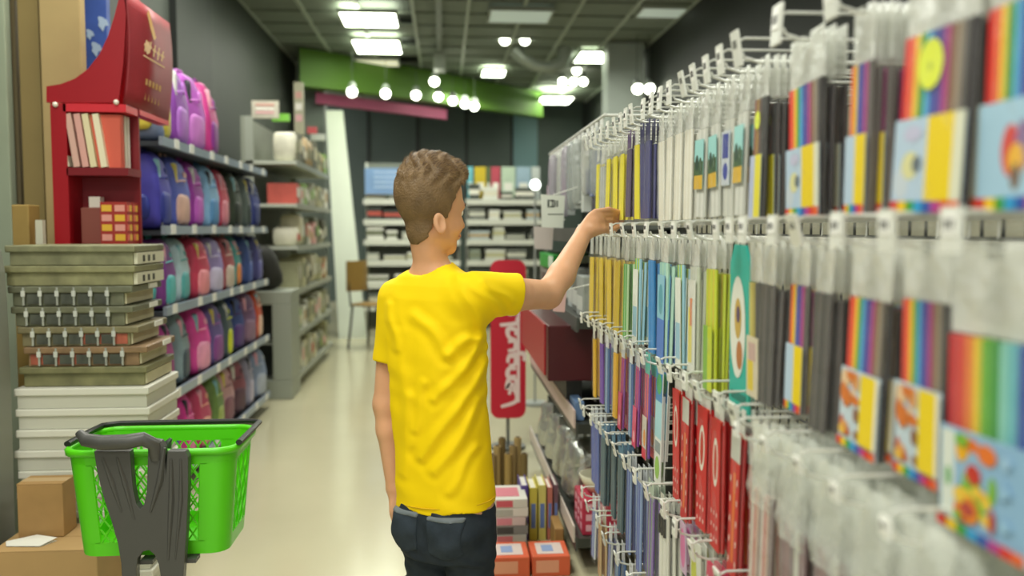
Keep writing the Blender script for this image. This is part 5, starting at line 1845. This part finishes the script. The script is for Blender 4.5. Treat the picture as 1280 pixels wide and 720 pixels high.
# clear packs hanging above
hang = thing('hanging_bar', 'white bar with two rows of clear packs beyond the hook rack', 'bar', (FX0 + .10, (FY0 + FY1) / 2, 1.655))
MB().tube([(0, -.82, 0), (0, .82, 0)], .006, WHITE, 8).build('bar_tube', hang, True)
for y in (-.8, .8):
    MB().tube([(0, y, 0), (.26, y, 0)], .006, WHITE, 8).build('bracket', hang, True)
for i in range(15):
    y = FY0 + .07 + i * .108 + rnd.uniform(-.015, .015)
    hs_, ws_ = rnd.uniform(.24, .32), rnd.uniform(.06, .10)
    c = [0xb8bcb4, 0xc8ccc4, 0xaab0ac, 0x7a86a8, 0xc0a8b4][rnd.randrange(5)]
    t = thing('clear_pack', '%s clear hanging pack from the camera on the bar beyond the hook rack' % ORD[i], 'pack', (FX0 + .10, y, 1.643), 0, 'clear packs on the far bar')
    MB().sq((rnd.uniform(-.03, .02), 0, -.02 - hs_ / 2), (.05, ws_, hs_), film([0xc4cac4, 0xa8b0ac, 0xd4d6cc, 0xb0a8b4][i % 4], .5), e=.55, nu=12, nv=8).build('clear_bag', t, 'all')
    MB().bb((-.020, -.03, -hs_ - .01), (.012, .03, -.10 - .03 * (i % 3)), M(c, .5)).build('contents', t)
    MB().bb((-.002, -.03, -.03), (.002, .03, .006), M(0xe4e6de, .5)).build('header', t)
# price sheets
def sheet(px0, py0, px1, py1, Y, label, marks=True, c=0xdfe4d8):
    a, b = at(px0, py0, Y), at(px1, py1, Y)
    t = thing('price_sheet', label, 'sign', ((a.x + b.x) / 2, Y, b.z))
    hw_, h = (b.x - a.x) / 2, a.z - b.z
    MB().prism([(-hw_ + .004, 0), (hw_ - .006, -.004), (hw_, h * .96), (-hw_, h)], -.0008, .0008, M(c, .5), 'xz').build('paper', t)
    if marks:
        m = MB()
        for (u, v, w, hh) in ((-.45, .60, .10, .24), (-.25, .60, .22, .05), (-.25, .79, .22, .05), (-.08, .60, .07, .24), (.1, .62, .08, .20), (.3, .62, .08, .20), (-.4, .38, .8, .03)):
            m.bb((u * hw_, -.0016, v * h), (u * hw_ + w * hw_ * 1.6, -.0009, (v + hh) * h), M(0x4a504a, .6))
        m.build('print_mark', t)
    MB().cyl((0, 0, h * .98), (hw_ * 1.0 + (.05 if marks or px0 < 680 else .11), 0, h + .03), .002, WHITE, 6).build('clip_arm', t)


sheet(676, 243, 706, 284, 3.55, 'white price sheet hanging before the dark shelf, just left of the raised hand')
sheet(667, 283, 692, 311, 3.75, 'pale pinkish leaflet hanging just below the white price sheet', False, 0xcfc4be)
sheet(690, 364, 708, 389, 3.12, 'tiny pink tag hanging below the raised forearm', False, 0xe0b8b4)


def box_at(name, label, cat, x0, x1, y0, y1, z0, z1, c, parts=None, group=None, bev=.004, rough=.5):
    t = thing(name, label, cat, ((x0 + x1) / 2, (y0 + y1) / 2, z0 + .0005), 0, group)
    hx, hy, h = (x1 - x0) / 2, (y1 - y0) / 2, z1 - z0
    MB().bb((-hx, -hy, 0), (hx, hy, h), M(c, rough, var=.08, scale=8)).build('box_body', t, bevel=bev)
    if parts:
        for qi, (f, u0, v0, u1, v1, pc) in enumerate(parts):
            m = MB()
            ex = .0008 * qi if len(parts) < 5 else 0
            if f == 'n':
                m.bb((-hx + u0 * 2 * hx, -hy - .001, v0 * h), (-hx + u1 * 2 * hx, -hy + .0005, v1 * h), M(pc, .5))
            elif f == 't':
                m.bb((-hx + u0 * 2 * hx, -hy + v0 * 2 * hy, h - .0005), (-hx + u1 * 2 * hx, -hy + v1 * 2 * hy, h + .001 + ex), M(pc, .5))
            else:
                m.bb((-hx - .001, -hy + u0 * 2 * hy, v0 * h), (-hx + .0005, -hy + u1 * 2 * hy, v1 * h), M(pc, .5))
            m.build('printed_patch', t)
    return t


# on the 0.93 shelf: blister boxes with a green box on them
box_at('grey_box', 'grey box under the green box on the dark shelf', 'box', .50, .80, 3.95, 4.55, .93, 1.065, 0x8f958c, [('w', .1, .2, .45, .8, 0xc8ccc4), ('w', .55, .2, .9, .8, 0x55584f)])
box_at('green_box', 'bright green box with white end, above the grey box on the dark shelf', 'box', .49, .72, 3.95, 4.5, 1.066, 1.135, 0x2f9c3a, [('n', .55, .05, 1, .95, 0xd4e4d0), ('w', 0, .1, .3, .9, 0xd4e4d0)])
for k, (c, cn) in enumerate([(0x9aa09a, 'pale grey'), (0x6a6e68, 'dark grey'), (0xb0b8b4, 'silvery'), (0x4a4e4a, 'charcoal')]):
    box_at('blister_box', '%s blister box, %s from the camera on the upper dark shelf' % (cn, ORD[k]), 'box', .50 + .01 * k, .74, 3.14 + .19 * k, 3.30 + .19 * k, .93, 1.08 + .02 * (k % 2), c, [('n', .1, .2, .6, .8, 0xd0d4cc), ('w', .1, .15, .9, .5, 0xc4c8c0)], 'blister boxes on the upper dark shelf')
# dark red cabinet
t = thing('red_case', 'dark red box case sitting on the lower level of the dark shelf', 'case', (.585, 3.72, .552 + .13))
t.location.z = .684
MB().bb((-.20, -.48, 0), (.22, .58, .208), M(0x4a0a12, .35)).build('case_body', t, bevel=.004)
MB().bb((-.206, -.40, .01), (-.2, .58, .205), M(0xa82028, .4)).build('lit_side', t)  # light falling on the aisle side is put into a brighter red
MB().bb((-.12, -.40, -.132), (-.06, .50, .0), M(0x2c2e2c, .5)).build('foot', t)
MB().bb((.14, -.40, -.132), (.20, .50, .0), M(0x2c2e2c, .5)).build('foot', t)
for k, (c, cn) in enumerate([(0x6a88b0, 'blue'), (0x9aa6ac, 'grey-blue'), (0x3c403e, 'charcoal'), (0xb0b89a, 'pale olive')]):
    box_at('small_box', '%s small box, %s from the camera under the dark red case' % (cn, ORD[k]), 'box', .475, .475 + .035, 3.16 + .2 * k, 3.30 + .2 * k, .55, .62, c, None, 'small boxes under the red case', .003)
# silver foil bags and a bowl on the base shelf
foil = M(0xc4c8c0, .25, metal=.7, bump=1.0, bscale=18)
for k in range(4):
    t = thing('foil_bag', 'crinkled silver foil bag, %s from the camera on the base of the dark shelf' % ORD[k], 'bag', (.58, 3.50 + .26 * k, .131), R(10 * k), 'foil bags on the dark shelf base')
    MB().sq((0, 0, .14), (.20, .22, .28), foil, e=.6, nu=18, nv=10, fn=lambda v: (v.x * (1 + .12 * math.sin(v.z * 60)), v.y * (1 + .1 * math.sin(v.z * 45 + v.x * 50)), v.z)).build('bag_body', t, 'all')
    MB().bb((-.09, -.004, .272), (.09, .004, .31), foil).build('crimped_top', t)
box_at('patterned_box', 'red and pink patterned box at the near end of the dark shelf base', 'box', .50, .66, 3.13, 3.33, .13, .26, 0xb82c48, [('n', .08 + .3 * i, .12 + .3 * j, .24 + .3 * i, .30 + .3 * j, 0xe8b0bc) for i in range(3) for j in range(3)] + [('w', .08 + .3 * i, .12 + .3 * j, .24 + .3 * i, .30 + .3 * j, 0xe8b0bc) for i in range(3) for j in range(3)])
t = thing('bowl', 'cream bowl standing on the red and pink patterned box', 'bowl', (.58, 3.23, .262))
m = MB()
m.add([(r0 * math.cos(a * math.pi / 10), r0 * math.sin(a * math.pi / 10), z) for (r0, z) in ((.035, 0), (.06, .03), (.078, .07), (.072, .07), (.055, .034), (.02, .012)) for a in range(20)],
      [(i * 20 + a, i * 20 + (a + 1) % 20, (i + 1) * 20 + (a + 1) % 20, (i + 1) * 20 + a) for i in range(5) for a in range(20)] + [tuple(range(19, -1, -1)), tuple(range(100, 120))], M(0xd8d4b8, .4))
m.build('bowl_body', t, 'all')

# red banner with white lettering
YB_ = 4.95
a, b = at(613, 325, YB_), at(657, 522, YB_)
t = thing('banner', 'tall red banner with rounded corners and white upright script lettering', 'banner', ((a.x + b.x) / 2, YB_, 0))
hw_, z0, z1 = (b.x - a.x) / 2, b.z, a.z
rad = .05
poly = []
for (cx, cz, a0) in ((hw_ - rad, z1 - rad, 0), (-hw_ + rad, z1 - rad, 90), (-hw_ + rad, z0 + rad, 180), (hw_ - rad, z0 + rad, 270)):
    for q in range(6):
        an = R(a0 + 18 * q)
        poly.append((cx + rad * math.cos(an), cz + rad * math.sin(an)))
MB().prism(poly, -.008, .008, M(0xc81c34, .4), 'xz').build('panel', t)
# joined script strokes running up the panel (u across, v upward, letter space)
ink = M(0xf0d8d4, .5)
strokes = [[(.9, .02), (.2, .05), (.1, .10), (.35, .14), (.5, .10)], [(.1, .14), (.4, .17), (.6, .14), (.5, .20), (.2, .20), (.15, .16)], [(.15, .22), (.55, .22), (.5, .27), (.15, .27)],
           [(.5, .29), (.2, .30), (.18, .35), (.5, .35), (.56, .31)], [(.55, .36), (-.2, .37), (-.25, .32)], [(.55, .39), (.2, .40), (.2, .45), (.55, .45)], [(.15, .46), (.5, .48), (.55, .53), (.2, .53), (.15, .49)],
           [(.95, .56), (.15, .57), (.1, .61)], [(.55, .63), (.2, .64), (.2, .69), (.55, .69)], [(.15, .71), (.5, .72), (.5, .77), (.2, .77)], [(.9, .80), (.2, .81), (.2, .86), (.5, .88)]]
H_ = z1 - z0
for si, s_ in enumerate(strokes):
    P4 = [Vector((hw_ * (.62 - 1.15 * u), 0, z0 + .05 + v * H_ * .96)) for u, v in s_]
    P4 = [P4[0]] + P4 + [P4[-1]]
    cur = []
    for i in range(1, len(P4) - 2):
        for q in range(6):
            t_ = q / 6
            a, b, c, d = P4[i - 1], P4[i], P4[i + 1], P4[i + 2]
            cur.append(.5 * ((2 * b) + (c - a) * t_ + (2 * a - 5 * b + 4 * c - d) * t_ ** 2 + (3 * b - a - 3 * c + d) * t_ ** 3))
    cur.append(P4[-1])
    vv = []
    yo = -.0086 - .0004 * si
    for i, p in enumerate(cur):
        d = (cur[min(i + 1, len(cur) - 1)] - cur[max(i - 1, 0)]).normalized()
        wd = .0135 * (1 - .35 * abs(2 * i / (len(cur) - 1) - 1))
        vv += [(p.x - d.z * wd, yo, p.z + d.x * wd), (p.x + d.z * wd, yo, p.z - d.x * wd)]
    m = MB()
    m.add(vv, [(2 * i, 2 * i + 1, 2 * i + 3, 2 * i + 2) for i in range(len(cur) - 1)], ink)
    m.build('script_letter', t)
MB().bb((hw_ * .50, -.0096, z0 + .09), (hw_ * .66, -.0082, z1 - .12), ink).build('white_stripe', t)
MB().cyl((0, .02, 0), (0, .02, z1 - .1), .010, M(0x6a6e68, .4), 8).build('pole', t, True)
MB().cyl((0, .02, 0), (0, .02, .015), .10, M(0x4a4e48, .4), 18).build('foot', t, True)

# goods standing on the floor beside the shelf
for k in range(7):
    a = at(612 + 6.5 * k, 640, 3.95)
    t = thing('brown_roll', '%s brown roll from the left, standing on the floor behind the book piles' % ORD[k], 'roll', (a.x + .01, 3.90 + .03 * (k % 3), 0), 0, 'brown rolls on the floor')
    h = .24 + .03 * (k % 3)
    MB().cyl((0, 0, 0), (0, 0, h), .017, M([0x9a8254, 0xb09660, 0x7c683c, 0xa88c50][k % 4], .6), 12).build('roll_body', t, True)
    MB().cyl((0, 0, h), (0, 0, h + .004), .010, M(0x5c4a2c, .7), 10).build('core', t, True)
x0 = at(612, 700, 3.35).x
for k in range(6):
    cs = [0xc8c8bc, 0xb8bcb4, 0x8a8c88, 0xd8c8c4, 0xe4e2d8, 0xdcdcd0]
    box_at('magazine_pile', '%s pile of magazines from the floor, lower right of the boy' % ORD[k], 'magazines', x0 + rnd.uniform(0, .01), x0 + .145 + rnd.uniform(-.01, .005), 3.33, 3.52, .035 * k, .035 * k + .034, cs[k],
           [('n', .15, .1, .6, .85, [0x9a9c98, 0xd07a80, 0x4c4e4c, 0xe0909c, 0xb8bab0, 0xd8606c][k])] + ([('t', .15, .2, .8, .8, 0xd87a88)] if k == 5 else []), 'magazine piles on the floor', .002)
ups = [(650, 660, 0x5a4a98, 'purple'), (661, 671, 0xd8cc50, 'yellow'), (672, 682, 0xe0d878, 'pale yellow'), (683, 690, 0xc87a6a, 'salmon'), (691, 697, 0x7a5a64, 'mauve')]
for k, (xa, xb, c, cn) in enumerate(ups):
    a, b = at(xa, 660, 3.48), at(xb, 660, 3.48)
    t = thing('picture_book', '%s picture book standing in the row beside the magazine piles' % cn, 'book', ((a.x + b.x) / 2, 3.46, 0), 0, 'picture books standing on the floor')
    hb_ = (b.x - a.x) / 2 - .0015
    m = MB()
    for s_ in (-1, 1):
        m.bb((s_ * hb_, 0, 0), (s_ * (hb_ - .003), .16, .225 - .01 * (k % 2)), M(c, .45))
    m.bb((-hb_, -.003, 0), (hb_, .0, .225 - .01 * (k % 2)), M(c, .45))
    m.build('cover', t)
    MB().bb((-hb_ + .003, .0, .002), (hb_ - .003, .156, .216 - .01 * (k % 2)), M(0xe6e4d6, .7)).build('pages', t)
    MB().bb((-hb_ * .6, -.0045, .05), (hb_ * .6, -.003, .15), M(0x6a88c8 if k else 0xd8d0e8, .5)).build('spine_label', t)
for k in range(2):
    a, b = at(612 + 52 * k, 700, 3.12), at(662 + 50 * k, 700, 3.12)
    box_at('orange_box', 'flat orange box with pale picture, %s one at the bottom of the picture' % ('left' if k == 0 else 'right'), 'box', a.x, b.x - .003, 3.08, 3.24, 0, .075, 0xd8603a, [('t', .15, .15, .85, .85, 0xd8c8c0), ('t', .3, .3, .6, .7, 0x8aa0c8), ('n', .1, .2, .7, .8, 0xe8a080)], 'flat orange boxes on the floor')
box_at('carton', 'tan carton standing on the floor at the foot of the hook rack end', 'box', at(700, 700, 3.15).x, .455, 3.30, 3.46, 0, .10, 0xa8834c)
